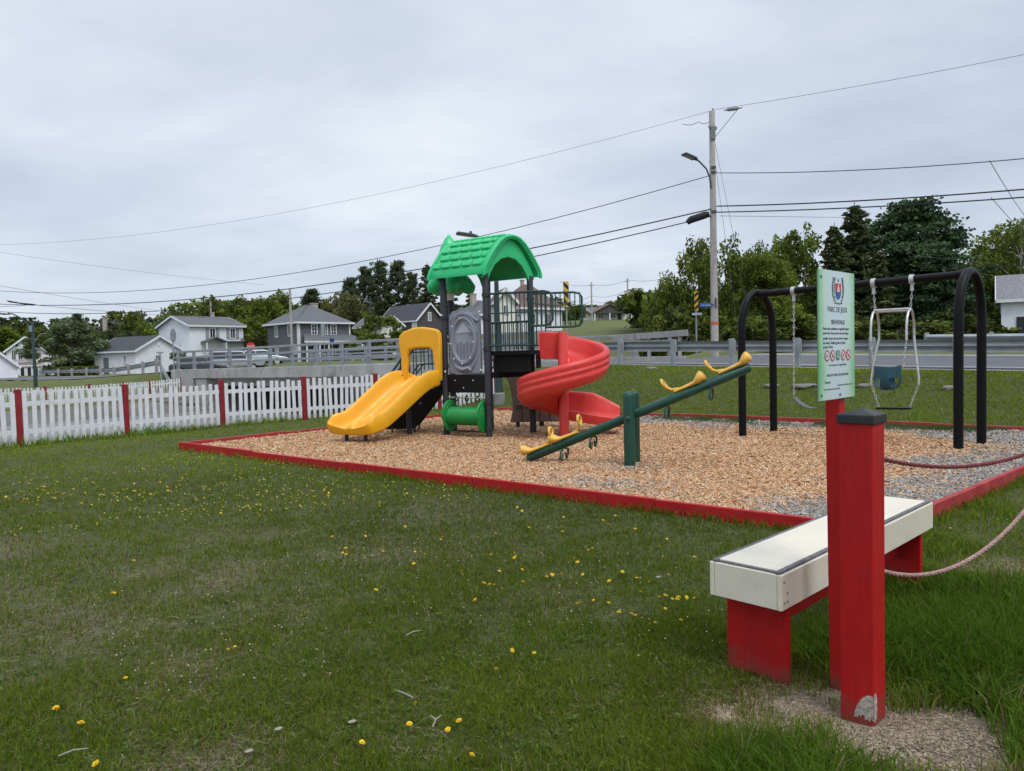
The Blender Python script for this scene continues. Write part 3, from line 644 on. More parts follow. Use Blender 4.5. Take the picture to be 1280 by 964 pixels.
# barrier rails of the upper deck
def railpanel(a, b, z0a, z0b, ztop, zstep, split, nb, name='barrier_rail', mid=True):
    d = (b-a); L = d.length; u = d/L; mb = MB(); r = .02
    q = lambda k, z: V(a.x, a.y, 0)+u*(L*k)+V(0,0,z)
    e = .075/L
    mb.tube([q(0,ztop), q(.5,ztop), q(1-e*2,ztop), q(1-e*.6,ztop-.025), q(1,ztop-.09), q(1,zstep+.09), q(1-e*.6,zstep+.025), q(1-e*2,zstep), q(split,zstep)], r, 8)
    mb.tube([q(0,z0a), q(split,z0b)], r*.9, 8)
    if mid: mb.tube([q(0,ztop-.34), q(split,ztop-.34)], r*.7, 6)
    for k in range(nb):
        t = (k+.6)/nb; zb_ = zstep if t > split else z0a
        if t < .97: mb.tube([q(t,zb_), q(t,ztop)], .011, 6)
    mb.tube([q(split,z0b), q(split,ztop)], .014, 6)
    return mb.build(name, M_railgreen, ps, smooth=50)
re1 = at(690,362,12.45); railpanel(B+V(.03,-.03,0), V(re1.x,re1.y,0), 1.66, 1.66, 2.56, 1.98, .66, 15)
re2 = at(727,366,13.35); railpanel(Cc+V(.05,.02,0), V(re2.x,re2.y,0), 1.66, 1.66, 2.60, 1.98, .25, 10, mid=False)
re3 = Cc+V(-.05,.0,0); mb = MB()
pa_ = V(.40,13.40,0)
mb.tube([pa_+V(0,0,1.6), pa_+V(0,0,2.5)], .03, 8); mb.tube([pa_+V(-.22,-.12,1.6), pa_+V(-.22,-.12,2.2)], .014, 6); mb.tube([pa_+V(-.30,-.16,1.6), pa_+V(-.30,-.16,2.2), pa_+V(-.22,-.12,2.2)], .014, 6)
mb.tube([pa_+V(0,0,2.42), pa_+V(.45,-.08,2.36), V(re2.x-.2,re2.y,2.42)], .014, 6)
mb.build('inner_handrail', M_railgreen, ps, smooth=50)
bk = MB(); bk.tube([Dd+V(0,0,2.1), Cc+V(0,0,2.1)], .02, 8); bk.tube([Dd+V(0,0,1.26), Cc+V(0,0,1.26)], .02, 8)
for k in range(1, 10): p = Dd.lerp(Cc, k/10); bk.tube([p+V(0,0,1.26), p+V(0,0,2.1)], .011, 6)
bk.build('barrier_rail', M_railgreen, ps, smooth=50)

# red spiral slide
pc = V(.89,12.75,0)
MB().lathe([(.085,-.1),(.085,1.85),(.075,1.87)], pc, 20).build('slide_pole', M_redplastic, ps, smooth=40)
def rsec(inn_h, rim=.36):
    return [(.09,inn_h-.05),(.085,inn_h),(.12,inn_h+.02),(.15,inn_h-.03),(.17,.04),(.24,.0),(.5,-.01),(.62,.04),(.67,.14),(.69,rim-.04),(.72,rim+.01),(.77,rim+.02),(.81,rim-.02),(.815,rim-.06),
            (.797,rim-.095),(.797,rim-.12),(.812,rim-.135),(.812,rim-.165),(.792,rim-.185),(.792,rim-.225),(.803,rim-.245),(.803,rim-.285),(.775,rim-.32),(.75,-.01),(.70,-.055),(.55,-.08),(.30,-.085),(.12,-.075)]
R = []
def place(c, rad, prof_): return [c+rad*r+V(0,0,z) for r, z in prof_]
# entry (straight, from the upper deck towards +x, on the north side of the pole)
nseg = 56
for i in range(4):
    k = i/4; x = .50+(pc.x-.50)*k; R.append(place(V(x, pc.y, 1.50-.02*k), V(0,1,0), rsec(.37, .38)))
for i in range(nseg+1):
    ph = 2*math.pi*1.0*i/nseg; rad = V(math.sin(ph), math.cos(ph), 0); k = i/nseg
    ih = .37-.29*min(1, k*8)**.7 if k < .5 else .08+.02*max(0,(k-.82)/.18)
    R.append(place(pc+V(0,0,1.48-1.06*k), rad, rsec(ih)))
for i in range(1, 8):
    k = i/7; x = pc.x+.98*k; R.append(place(V(x, pc.y-.14*k*k, .42-.24*k+.09*k*k), V(.10*k,1,0).normalized(), rsec(.10-.03*k, .38+.05*math.sin(k*3.1)-.15*max(0,k-.6)/.4)))
MB().loft(R).build('spiral_slide', M_redplastic, ps, smooth=48)
# brown climbing panel under the upper deck
bp = [at(a_, b_, 14.5) for a_, b_ in ((628,464),(664,464),(700,468),(704,527),(668,527.5),(638,528.5),(641,512),(640,496),(636,478))]
o = MB(); th = V(0,.14,0); n = len(bp); o.add(bp+[p+th for p in bp], [tuple(range(n)), tuple(range(2*n-1, n-1, -1))]+[(i, n+i, n+(i+1) % n, (i+1) % n) for i in range(n)])
bpn = o.build('brown_trunk_panel', M_brownplastic, ps, bevel=.02)
mb = MB()
for px in (654,664,676,688): a_ = at(px,472,14.47); b_ = at(px+.5,526,14.47); mb.bar(a_, b_, .025, .035, up=(0,1,0))
mb.bar(at(645,506,14.47), at(702,503,14.47), .03, .04)
mb.build('trunk_ribs', M_brownplastic, bpn, bevel=.008)
g_ = gp(678,538); MB().tube([(g_.x,g_.y+.25,-.05),(g_.x,g_.y+.25,.3)], .05, 10).build('panel_foot', M_post, ps)
MB().tube([(bp[5].x+.15,14.57,-.05),(bp[5].x+.15,14.57,.3)], .04, 10).build('panel_foot', M_post, ps)

# green drum roller between two posts
d0 = A.lerp(B, .12)+V(0,0,.42)+abn*.02; d1 = A.lerp(B, .90)+V(0,0,.42)+abn*.02; ax = (d1-d0).normalized(); Mx = ax.to_track_quat('Z', 'Y').to_matrix(); L = (d1-d0).length
pf = [(.03,0),(.165,.03)]
for k in range(1, 34): z = .04+(L-.08)*k/34; pf.append((.158+(.006 if k % 2 else -.004), z))
pf += [(.165,L-.03),(.03,L)]
dr = MB().lathe(pf, d0, 24, Mx).build('roller_drum', M_drum, ps, smooth=30)
eg = [(.30*math.cos(t)*(.85 if math.sin(t) < 0 else 1)*.78, .29*math.sin(t)) for t in [2*math.pi*k/28 for k in range(28)]]
for c, s_ in ((d0, -1), (d1, 1)):
    e1 = V(0,0,1).cross(ax).normalized(); o = MB().prism(eg, c+ax*.01*s_, e1, (0,0,1), .05).build('end_plate', M_drum, dr, bevel=.015, seg=3)
    for rr in (.09,.15,.21):
        for q in (-1, 1): MB().tube([c+ax*(.01*s_+.027*q)+e1*(rr*math.cos(t)*.8)+V(0,0,rr*math.sin(t)) for t in [2*math.pi*k/20 for k in range(20)]], .010, 6, closed=True).build('plate_ring', M_drum, o, smooth=60)
MB().tube([A+V(0,0,.75)+ab*.04, B+V(0,0,.75)-ab*.04], .016, 8).build('grip_bar', M_chrome, ps, smooth=60)
MB().tube([A+V(0,0,.15)+ab*.04, B+V(0,0,.15)-ab*.04], .014, 8).build('foot_bar', M_post, ps, smooth=60)
for k in (.25,.5,.75):
    c = A.lerp(B, k)+V(0,0,.735); MB().tube([c+ax*(.005*math.sin(2*t))+abn*(.045*math.cos(t))+V(0,0,.045*math.sin(t)) for t in [2*math.pi*j/14 for j in range(14)]], .012, 6, closed=True).build('grip_ring', M_post, ps, smooth=60)

# ------------------------------------------------------------------ seesaw
se = thing('seesaw', 'dark green four seat seesaw with yellow seats, its left end down', 'seesaw', (1.53,9.46,0))
lo, hi, pv = V(.19,9.95,.085), V(2.90,8.95,1.28), V(1.53,9.46,.67)
bd_ = (hi-lo).normalized(); side = V(bd_.y,-bd_.x,0).normalized(); bu = side.cross(bd_).normalized()
bu = bu if bu.z > 0 else -bu
for s_ in (-1, 1):
    c = V(1.53,9.46,0)+side*(.165*s_); o = MB().lathe([(.072,-.05),(.072,.93),(.066,.965),(.045,.99),(.015,1.0)], c, 18).build('pivot_post', M_seesaw, se, smooth=45)
    MB().lathe([(.035,0),(.033,.02),(.02,.03)], c+V(0,0,.66)+side*(.07*s_), 12, (side*s_).to_track_quat('Z','Y').to_matrix()).build('pivot_bolt', M_seesaw, o, smooth=60)
MB().tube([pv-side*.1, pv+side*.1], .045, 12).build('pivot_axle', M_seesaw, se, smooth=60)
bm_ = MB().tube([lo, lo+bd_*.02, hi-bd_*.02, hi], [.042,.060,.060,.042], 18).build('beam', M_seesaw, se, smooth=50)
Lb = (hi-lo).length
def seat(dist, outer):                                  # outer: direction of the outer end (-1 low end, +1 high end)
    c = lo+bd_*dist+bu*.06; o_ = bd_*outer
    R = []
    for k, w, h in ((-.20,.030,.02),(-.10,.042,.022),(0,.056,.024),(.07,.066,.028),(.105,.082,.046),(.14,.092,.066),(.18,.092,.070),(.21,.070,.056),(.228,.03,.026)):
        R.append([c+o_*k+side*(w*math.cos(t))+bu*(h*math.sin(t)+h*.8+(0.015 if k > .14 else 0)) for t in [2*math.pi*j/14 for j in range(14)]])
    s_ = MB().loft(R).build('seat', M_seat, se, smooth=60)
    hc = c-o_*.17
    MB().tube([hc+o_*.04+bu*.03, hc-o_*.05+bu*.05, hc-o_*.09+side*.03+bu*.09, hc-o_*.105+side*.075+bu*.13, hc-o_*.115+side*.08+bu*.17, hc-o_*.12+side*.04+bu*.205, hc-o_*.12+bu*.215, hc-o_*.12-side*.04+bu*.205, hc-o_*.115-side*.08+bu*.17, hc-o_*.105-side*.075+bu*.13, hc-o_*.09-side*.03+bu*.09, hc-o_*.05+bu*.05], .017, 8).build('handle', M_seat, s_, smooth=60)
    fc = lo+bd_*(dist-outer*.36)-bu*.06
    MB().tube([fc+side*.06, fc+side*.17-bu*.02, fc+side*.19-bu*.10-bd_*.04, fc+side*.11-bu*.13-bd_*.05, fc+side*.055-bu*.06-bd_*.02], .014, 8).build('footrest', M_seesaw, se, smooth=60)
    MB().tube([fc-side*.06, fc-side*.17-bu*.02, fc-side*.19-bu*.10-bd_*.04, fc-side*.11-bu*.13-bd_*.05, fc-side*.055-bu*.06-bd_*.02], .014, 8).build('footrest', M_seesaw, se, smooth=60)
seat(.17,-1); seat(.60,-1); seat(Lb-.17,1); seat(Lb-.76,1)

# ------------------------------------------------------------------ swing frame
sf = thing('swing_frame', 'black steel swing frame with two arched ends and a top bar', 'swing frame', (5.3,11.4,0))
def archway(p0, p1, ztop):
    p0 = V(*p0); p1 = V(*p1); m = (p0+p1)/2; h = (p1-p0)/2; r = h.length; pts = [p0+V(0,0,-.1), p0+V(0,0,.8), p0+V(0,0,ztop-r*1.55)]
    for k in range(1, 18): t = math.pi*k/18; pts.append(m-h*math.cos(t)+V(0,0,ztop-r*1.55+r*1.55*math.sin(t)))
    pts += [p1+V(0,0,ztop-r*1.55), p1+V(0,0,.8), p1+V(0,0,-.1)]
    MB().tube(pts, .062, 16).build('arched_leg', M_blackmetal, sf, smooth=60); return m+V(0,0,ztop)
t1 = archway((3.82,12.22,0),(4.50,12.68,0), 2.44); t2 = archway((6.09,10.04,0),(6.75,10.58,0), 2.50)
bar0 = t1+V(0,0,-.03); bar1 = t2+V(0,0,-.03); MB().tube([bar0, bar1], .056, 16).build('top_bar', M_blackmetal, sf, smooth=60)
bdir = (bar1-bar0).normalized(); q_ = V(bdir.y, -bdir.x, 0).normalized(); q_ = q_ if q_.y < 0 else -q_
for k in (.04, .96):
    MB().tube([bar0.lerp(bar1,k)-bdir*.05, bar0.lerp(bar1,k)+bdir*.05], .066, 14).build('bar_sleeve', M_blackmetal, sf, smooth=60)
def onbar(px, py=360):
    lo_, hi_ = 0, 1
    for _ in range(40):
        m_ = (lo_+hi_)/2; p = bar0.lerp(bar1, m_); d = p-Vector((0,0,EYE)); x = 640+FPX*d.dot(_r)/d.dot(_f)
        if x < px: lo_ = m_
        else: hi_ = m_
    return bar0.lerp(bar1, m_)
def chain(mb, a, b, link=.052, r=.0055, w=.013):
    a = Vector(a); b = Vector(b); d = b-a; L = d.length; n = max(2, int(L/link)); d.normalize()
    x = d.cross(V(.3,.9,.1)).normalized(); y = d.cross(x)
    for i in range(n):
        c = a+d*(L*(i+.5)/n); s_ = (x if i % 2 else y); h = L/n*.62
        mb.tube([c+s_*w*math.cos(t)+d*h*math.sin(t) for t in [2*math.pi*j/8 for j in range(8)]], r, 4, closed=True)
    return mb
def hanger(p, parent, th=.02):
    mb = MB(); mb.tube([p-bdir*.03, p+bdir*.03], .072, 14); mb.bar(p+V(0,0,-.05), p+V(0,0,-.17), .035, .05, up=(q_.x,q_.y,0)); mb.tube([p+V(0,0,-.15)-q_*.03, p+V(0,0,-.15)+q_*.03], .02, 8)
    return mb.build('hanger', mat('zinc_hanger', (.50,.51,.52), .45, .1, 9, metal=.5), parent, smooth=50)
# belt swing
h1, h2 = onbar(992), onbar(1042); mid = (h1+h2)/2
bs = thing('belt_swing', 'belt swing with a dark strap seat hanging left of the green notice', 'swing', mid)
zs = .62; e1 = V(h1.x,h1.y,0)+bdir*.0; e2 = V(h2.x,h2.y,0)
for h_, e_ in ((h1, h1+q_*.02), (h2, h2+q_*.02)):
    hanger(h_, bs); chain(MB(), h_+V(0,0,-.17), V(e_.x,e_.y,zs+.08)).build('chain', M_chrome, bs)
a_, b_ = V(h1.x,h1.y,zs+.07), V(h2.x,h2.y,zs+.07); pts = []
mb = MB(); R = []
for k in range(13):
    t = k/12; c = a_.lerp(b_, t)+V(0,0,-.17*(1-(2*t-1)**2)); R.append([c+q_*.075+V(0,0,.006), c-q_*.075+V(0,0,.006), c-q_*.075-V(0,0,.006), c+q_*.075-V(0,0,.006)])
mb.loft(R).build('strap_seat', mat('grey_rubber_strap', (.10,.105,.11), .5, .1, 8), bs, smooth=40)
# parent and child swing
g1, g2 = onbar(1092), onbar(1140); gm = (g1+g2)/2
pcs = thing('parent_child_swing', 'two seat swing with steel tube frame, blue bucket seat and flat seat', 'swing', gm)
b1 = V(g1.x,g1.y,2.03)+(g2-g1).normalized()*.02; b2 = V(g2.x,g2.y,2.03)-(g2-g1).normalized()*.02
for h_, b_ in ((g1, b1), (g2, b2)): hanger(h_, pcs); chain(MB(), h_+V(0,0,-.17), b_+V(0,0,.03)).build('chain', M_chrome, pcs)
mb = MB(); mb.tube([b1+q_*.05, b2+q_*.05], .017, 8); mb.tube([b1-q_*.08+V(0,0,-.02), b2-q_*.08+V(0,0,-.02)], .017, 8); mb.build('cross_tubes', M_chrome, pcs, smooth=60)
for b_, s_ in ((b1,-1), (b2,1)):
    dd = bdir*.03*s_
    f_ = MB().tube([b_+q_*.0, b_+q_*.10+V(0,0,-.04), b_+q_*.17+V(0,0,-.14), b_+q_*.20+V(0,0,-.28), b_+q_*.20+V(0,0,-.46)], .018, 8).build('front_tube', M_chrome, pcs, smooth=60)
    chain(MB(), b_+q_*.20+V(0,0,-.46), b_+q_*.22+V(0,0,-.86)-dd*1.3).build('chain', M_chrome, pcs)
    r_ = MB().tube([b_, b_-q_*.10+V(0,0,-.05), b_-q_*.17+V(0,0,-.2), b_-q_*.18+V(0,0,-.42), b_-q_*.12+dd*1.6+V(0,0,-.75), b_-q_*.09+dd*2.8+V(0,0,-1.02), b_-q_*.08+dd*2.8+V(0,0,-1.12)], .018, 8).build('rear_tube', M_chrome, pcs, smooth=60)
    chain(MB(), b_-q_*.08+dd*2.8+V(0,0,-1.12), b_-q_*.06-dd*1.0+V(0,0,-1.46)).build('chain', M_chrome, pcs)
fs = (b1+b2)/2-q_*.06; fs.z = .56
MB().bar(V(fs.x,fs.y,.555)-bdir*.24, V(fs.x,fs.y,.555)+bdir*.24, .17, .03).build('flat_seat', M_blackmetal, pcs, bevel=.012)
bc_ = (b1+b2)/2+q_*.24; bc_.z = 0
outer = [(.185*math.cos(t), .165*math.sin(t)) for t in [2*math.pi*k/28 for k in range(28)]]; inner_ = [(x*.9, y*.9) for x, y in outer]
R = []
for z, k in ((1.17,1.0),(1.19,.98),(1.19,.93),(1.17,.91),(1.03,.88),(1.03,.96)): R.append([bc_+bdir*(x*k)+q_*(y*k)+V(0,0,z+.015*math.cos(2*math.atan2(y,x))) for x, y in outer])
bk_ = MB().loft(R, caps=False, closed=True).build('bucket_seat', M_bucket, pcs, smooth=50)
mb = MB()
for d_, wv in ((bdir, q_), (q_, bdir)):
    R = []
    for k in range(15):
        t = math.pi*k/14; rr = .172 if d_ is bdir else .154; c = bc_+d_*(-rr*math.cos(t))+V(0,0,1.05-.20*math.sin(t)**.7)
        w_ = .05+.035*math.sin(t); nn = (d_*(-math.cos(t))+V(0,0,-math.sin(t)))*.006; R.append([c+wv*w_+nn, c-wv*w_+nn, c-wv*w_-nn, c+wv*w_-nn])
    mb.loft(R)
mb.build('leg_straps', M_bucket, bk_, smooth=50)

# ------------------------------------------------------------------ bench
be = thing('bench', 'cream topped bench on red board legs behind the red post', 'bench', (1.78,4.05,0))
c0 = V(1.13,3.107,0); bl = V(.72,.694,0).normalized(); bw = V(-bl.y, bl.x, 0); LB, WB = 2.0, .345
cb = c0+bl*LB/2+bw*WB/2; ang = math.atan2(bl.y, bl.x)
tp = MB().box(cb+V(0,0,.525), (LB-.06,WB-.06,.03), ang).build('seat_top', M_cream, be, bevel=.003)
for s_ in (-1, 1):
    MB().box(cb+bw*(s_*(WB/2-.01))+V(0,0,.45), (LB,.022,.155), ang).build('apron', M_cream, be, bevel=.003)
    MB().box(cb+bl*(s_*(LB/2-.012))+V(0,0,.45), (.022,WB-.045,.155), ang).build('apron', M_cream, be, bevel=.003)
mb = MB()
for s_ in (-1, 1):
    mb.box(cb+bw*(s_*(WB/2-.022))+V(0,0,.5335), (LB-.01,.024,.013), ang)
mb.box(cb-bl*(LB/2-.018)+V(0,0,.5325), (.012,WB-.07,.011), ang); mb.box(cb+bl*(LB/2-.018)+V(0,0,.5325), (.012,WB-.07,.011), ang)
mb.build('edge_strip', M_greytrim, be, bevel=.003)
for s_ in (-1, 1):
    MB().box(cb+bl*(s_*(LB/2-.12))+V(0,0,.1775), (.042,WB-.055,.395), ang).build('leg', M_red, be, bevel=.004)
MB().box(cb+V(0,0,.2875), (LB-.29,.042,.168), ang).build('stretcher', M_red, be, bevel=.004)
scr = []
for k in (.02,.05): scr += [c0-bw*.0+bl*k+V(0,0,.495-.05*(k > .03))-bw*.001, c0+bl*k-bw*.001+V(0,0,.405)]
bolts(scr, -bw, .005, be, M_greytrim)

# ------------------------------------------------------------------ red post, rope line
pa = math.radians(44.5)
rp = thing('red_post', 'stout red square post with black pyramid cap and chipped base in front of the bench', 'post', (1.36,2.865,0), pa)
def square_post(root, h=1.235, w=.127):
    MB().box((0,0,(h-.3)/2), (w,w,h+.3)).build('shaft', M_red, root, local=True, bevel=.006)
    mb = MB(); c = w/2+.007; mb.add([(-c,-c,h-.034),(c,-c,h-.034),(c,c,h-.034),(-c,c,h-.034),(-c,-c,h+.002),(c,-c,h+.002),(c,c,h+.002),(-c,c,h+.002),(0,0,h+.024)],
      [(3,2,1,0),(0,1,5,4),(1,2,6,5),(2,3,7,6),(3,0,4,7),(4,5,8),(5,6,8),(6,7,8),(7,4,8)]); mb.build('cap', M_blackcap, root, local=True, bevel=.004)
square_post(rp)
def patch(face, seed):                                   # chipped paint showing bare grey timber
    r = random.Random(seed); mb = MB(); w = .0635
    if face == 'front':                                   # -x face; right edge as seen is y=-w
        pts = [(-w+.001,.152),(-w+.018,.153),(-w+.030,.147),(-w+.042,.136),(-w+.052,.120),(-w+.061,.104),(-w+.066,.088),(-w+.071,.070),(-w+.073,.050),(-w+.066,.056),(-w+.060,.052),(-w+.055,.068),(-w+.047,.060),(-w+.043,.072),(-w+.034,.066),(-w+.031,.052),(-w+.022,.060),(-w+.016,.050),(-w+.009,.064),(-w+.001,.056)]
        mb.prism(pts, (-w-.0008,0,0), (0,1,0), (0,0,1), .0016)
    else:
        pts = [(-w+.001,.155),(-w+.02,.16),(-w+.03,.14),(-w+.033,.10),(-w+.031,.07),(-w+.024,.055),(-w+.018,.06),(-w+.010,.048),(-w+.001,.056)]
        mb.prism(pts, (0,-w-.0008,0), (1,0,0), (0,0,1), .0016)
    mb.build('bare_patch', mat('bare_weathered_wood', (.40,.36,.30), .95, .35, 40, bump=.8, bscale=60, dirt=(.30,.05,.045), dscale=38, damt=.8), rp, local=True)
patch('front', 1); patch('side', 2)
rp2 = thing('red_post', 'red square post with black cap at the other end of the slack ropes', 'post', (2.64,3.545,0), pa)
square_post(rp2)
def rope(name, label, pts, r, m):
    P = [Vector(p) for p in pts]; sp_ = []
    for i in range(len(P)-1):
        p0 = P[max(i-1,0)]; p1 = P[i]; p2 = P[i+1]; p3 = P[min(i+2,len(P)-1)]
        for k in range(14):
            t = k/14; sp_.append(.5*((2*p1)+(p2-p0)*t+(2*p0-5*p1+4*p2-p3)*t*t+(3*p1-p0-3*p2+p3)*t**3))
    sp_.append(P[-1]); mb = MB()
    n = int(sum((sp_[i+1]-sp_[i]).length for i in range(len(sp_)-1))/.011)
    dist = [0]
    for i in range(len(sp_)-1): dist.append(dist[-1]+(sp_[i+1]-sp_[i]).length)
    def pos(s_):
        i = min(max(int(np.searchsorted(dist, s_))-1, 0), len(sp_)-2); return sp_[i].lerp(sp_[i+1], (s_-dist[i])/max(1e-6, dist[i+1]-dist[i]))
    for st_ in range(3):                                  # three twisted strands
        pts_ = []
        for i in range(n+1):
            c = pos(dist[-1]*i/n); d = (pos(min(dist[-1], dist[-1]*(i+.5)/n))-pos(max(0, dist[-1]*(i-.5)/n))).normalized(); x = d.cross(V(0,0,1)).normalized(); y = d.cross(x)
            a = i*.9+st_*2.094; pts_.append(c+x*(r*.52*math.cos(a))+y*(r*.52*math.sin(a)))
        mb.tube(pts_, r*.56, 6)
    o = mb.build(name, m, smooth=60, loc=P[0]); return tag(o, label, 'rope', None)
def hang(z0, a, b, u0=.075, u1=1.33): return [(1.43+u*.89-.07, 2.93+u*.45-.035, z0+a*u+b*u*u) for u in np.linspace(u0, u1, 9)]
rope('rope', 'upper dull red rope hanging slack from the red post', hang(1.08, -.294, .179), .0088, mat('dull_red_rope', (.20,.04,.045), .85, .3, 60, bump=.8, bscale=150))
rope('rope', 'lower red rope worn white in the middle hanging slack from the red post', hang(.64, -.462, .46), .0088, M_rope)

# ------------------------------------------------------------------ park notice
sgp = at(1046.5,497,3.05); sg = thing('park_notice', 'tall green and white park notice with crest on a slim red post', 'sign', (sgp.x, sgp.y, 0), pa)
# local frame: x along the panel (to the right as seen), -y faces the viewer
MB().bar((.118,.042,-.3), (.076,.042,1.54), .060, .060, up=(0,1,0)).build('sign_post', M_red, sg, local=True, bevel=.004)
PW, PH, PZ = .36, .525, 1.285
pm_ = bpy.data.materials.new('sign_print'); pm_.use_nodes = True; n = pm_.node_tree.nodes; l = pm_.node_tree.links
tcn = n.new('ShaderNodeTexCoord'); sx = n.new('ShaderNodeSeparateXYZ'); l.new(tcn.outputs['Object'], sx.inputs[0])
ab_ = n.new('ShaderNodeMath'); ab_.operation = 'ABSOLUTE'; nz = n.new('ShaderNodeTexNoise'); nz.inputs['Scale'].default_value = 6; l.new(tcn.outputs['Object'], nz.inputs[0])
ad = n.new('ShaderNodeMath'); ad.operation = 'MULTIPLY_ADD'; ad.inputs[1].default_value = .10; ad.inputs[2].default_value = -.05; l.new(nz.outputs[0], ad.inputs[0])
sm = n.new('ShaderNodeMath'); l.new(sx.outputs[0], sm.inputs[0]); l.new(ad.outputs[0], sm.inputs[1]); l.new(sm.outputs[0], ab_.inputs[0])
cr = n.new('ShaderNodeValToRGB'); l.new(ab_.outputs[0], cr.inputs[0]); e = cr.color_ramp.elements
e[0].position = .05; e[0].color = (.60,.70,.74,1); e[1].position = .185; e[1].color = (.19,.50,.22,1); q = cr.color_ramp.elements.new(.12); q.color = (.52,.70,.60,1)
l.new(cr.outputs[0], n['Principled BSDF'].inputs['Base Color']); n['Principled BSDF'].inputs['Roughness'].default_value = .3
sp_ = MB().box((0,0,PZ+PH/2), (PW,.006,PH)).build('sign_panel', pm_, sg, local=True)
MB().box((0.012,.0075,PZ+PH/2-.004), (PW,.006,PH)).build('backing_panel', mat('sign_back', (.16,.2,.17), .6, .1, 8), sg, local=True)
M_ink = mat('dark_print', (.10,.13,.155), .6, .05)
def text(s, x, z, size, m, parent, y=-.0036, align='CENTER', ang=0):
    c = bpy.data.curves.new('text', 'FONT'); c.body = s; c.size = size; c.align_x = align; c.align_y = 'CENTER'; c.extrude = .0004
    o = bpy.data.objects.new('text', c); COL.objects.link(o); dg = bpy.context.evaluated_depsgraph_get()
    me = bpy.data.meshes.new_from_object(o.evaluated_get(dg)); bpy.data.objects.remove(o); bpy.data.curves.remove(c)
    me.materials.clear(); me.materials.append(m); r = bpy.data.objects.new('lettering', me); COL.objects.link(r); r.parent = parent
    r.location = (x, y, z); r.rotation_euler = (math.radians(90), 0, ang); return r
def sz(py): return PZ+PH*(1-(py-338)/159.0)
text('PARC DE JEUX', .0, sz(386), .031, M_ink, sp_); text('BIENVENUE', .005, sz(401.5), .027, M_ink, sp_)
for i, s in enumerate(('Nous vous souhaitons un agréable séjour', 'parmi nous. Vous pouvez en tout temps', 'profiter du parc de jeux dans le respect', 'des autres. Veuillez garder les lieux', 'propres. Merci.')):
    text(s, -.145, sz((409.5,415,421.5,427,432)[i]), .0158, M_ink, sp_, align='LEFT')
text('Merci de respecter les consignes affichées', 0, sz(454.5), .0105, M_ink, sp_); text('MERCI DE VOTRE COLLABORATION', 0, sz(467), .0135, M_ink, sp_)
text('Direction', -.13, sz(475.5), .014, M_ink, sp_, align='LEFT'); text('Municipalité, service des loisirs et des parcs', .155, sz(480), .009, M_ink, sp_, align='RIGHT'); text('Pour nous joindre, adressez-vous au bureau', -.14, sz(484), .009, M_ink, sp_, align='LEFT')
M_prohib = mat('pictogram_red', (.55,.02,.04), .5, .05); M_pw = mat('pictogram_white', (.72,.74,.76), .5, .03); M_pg = mat('pictogram_green', (.02,.26,.13), .5, .05)
FX, FZ = (1,0,0), (0,0,1)
def circ(r, n=24): return [(r*math.cos(2*math.pi*k/n), r*math.sin(2*math.pi*k/n)) for k in range(n)]
for k in range(5):
    x = -.108+.054*k; z = sz(442.5)
    if k == 2:
        o = MB().prism([(-.018,-.02),(.018,-.02),(.018,.02),(-.018,.02)], (x,-.0038,z), FX, FZ, .001).build('pictogram', M_pg, sp_, local=True)
        MB().prism(circ(.004,10), (x-.002,-.0046,z+.012), FX, FZ, .0006).add(*(lambda m: (m.v, m.f))(MB().box((x-.003,-.0046,z), (.005,.0006,.016)).box((x+.004,-.0046,z-.006), (.012,.0006,.004)).box((x+.009,-.0046,z-.011), (.004,.0006,.010)))).build('symbol', M_pw, o, local=True)
    else:
        o = MB().prism(circ(.0205), (x,-.0038,z), FX, FZ, .001).build('pictogram', M_pw, sp_, local=True)
        mb = MB().annulus(circ(.0225), circ(.0178), (x,-.0046,z), FX, FZ, .0008)
        if k in (1, 3, 4): mb.box((x,-.0053,z), (.038,.0005,.0035), Matrix.Rotation(.785 if k != 3 else -.785, 3, 'Y'))
        mb.build('ring', M_prohib, o, local=True)
        mb = MB(); mb.box((x-.004,-.0045,z), (.005,.0004,.018)); mb.box((x+.004,-.0045,z-.003), (.008,.0004,.006)); mb.build('symbol', M_ink, o, local=True)
# crest: red shield with white tower over blue, wreath of dark leaves
_n0 = len(COL.objects); cz = sz(363); cx = .008
cre = MB().prism([(-.034,.040),(.034,.040),(.034,.0),(-.034,.0)], (cx,-.0038,cz), FX, FZ, .001).build('crest', M_prohib, sp_, local=True)
MB().prism([(-.034,-.001),(.034,-.001),(.030,-.022),(.015,-.036),(0,-.042),(-.015,-.036),(-.030,-.022)], (cx,-.0038,cz), FX, FZ, .001).build('crest_base', mat('crest_blue', (.03,.10,.30), .5, .05), cre, local=True)
MB().prism([(-.014,-.003),(.014,-.003),(.011,.014),(.006,.024),(.003,.036),(-.003,.036),(-.006,.024),(-.011,.014)], (cx,-.0046,cz), FX, FZ, .0006).build('crest_tower', M_pw, cre, local=True)
mb = MB(); rr = random.Random(4)
for s_ in (-1, 1):
    for k in range(11):
        t = k/10; x = s_*(.05+.012*math.sin(t*3.1)-.03*max(0,.25-t)); z = -.052+.112*t
        for q in (-1, 1):
            a = .9*q+rr.uniform(-.3,.3); c, s2 = math.cos(a), math.sin(a); mb.prism([(u*c-v*s2, u*s2+v*c) for u, v in ((-.002,0),(.0045,.0075),(0,.017),(-.0055,.0075))], (cx+x+q*.004*s_,-.0038-.00013*k,cz+z), FX, FZ, .0004)
mb.prism(circ(.007,10), (cx+.002,-.0038,cz+.055), FX, FZ, .001)
for k in range(7): mb.box((cx-.045+.015*k,-.0038,cz-.064+.006*abs(math.cos(k*1.1))), (.012,.001,.005))
mb.build('wreath', mat('wreath_green', (.03,.085,.085), .6, .1), cre, local=True)
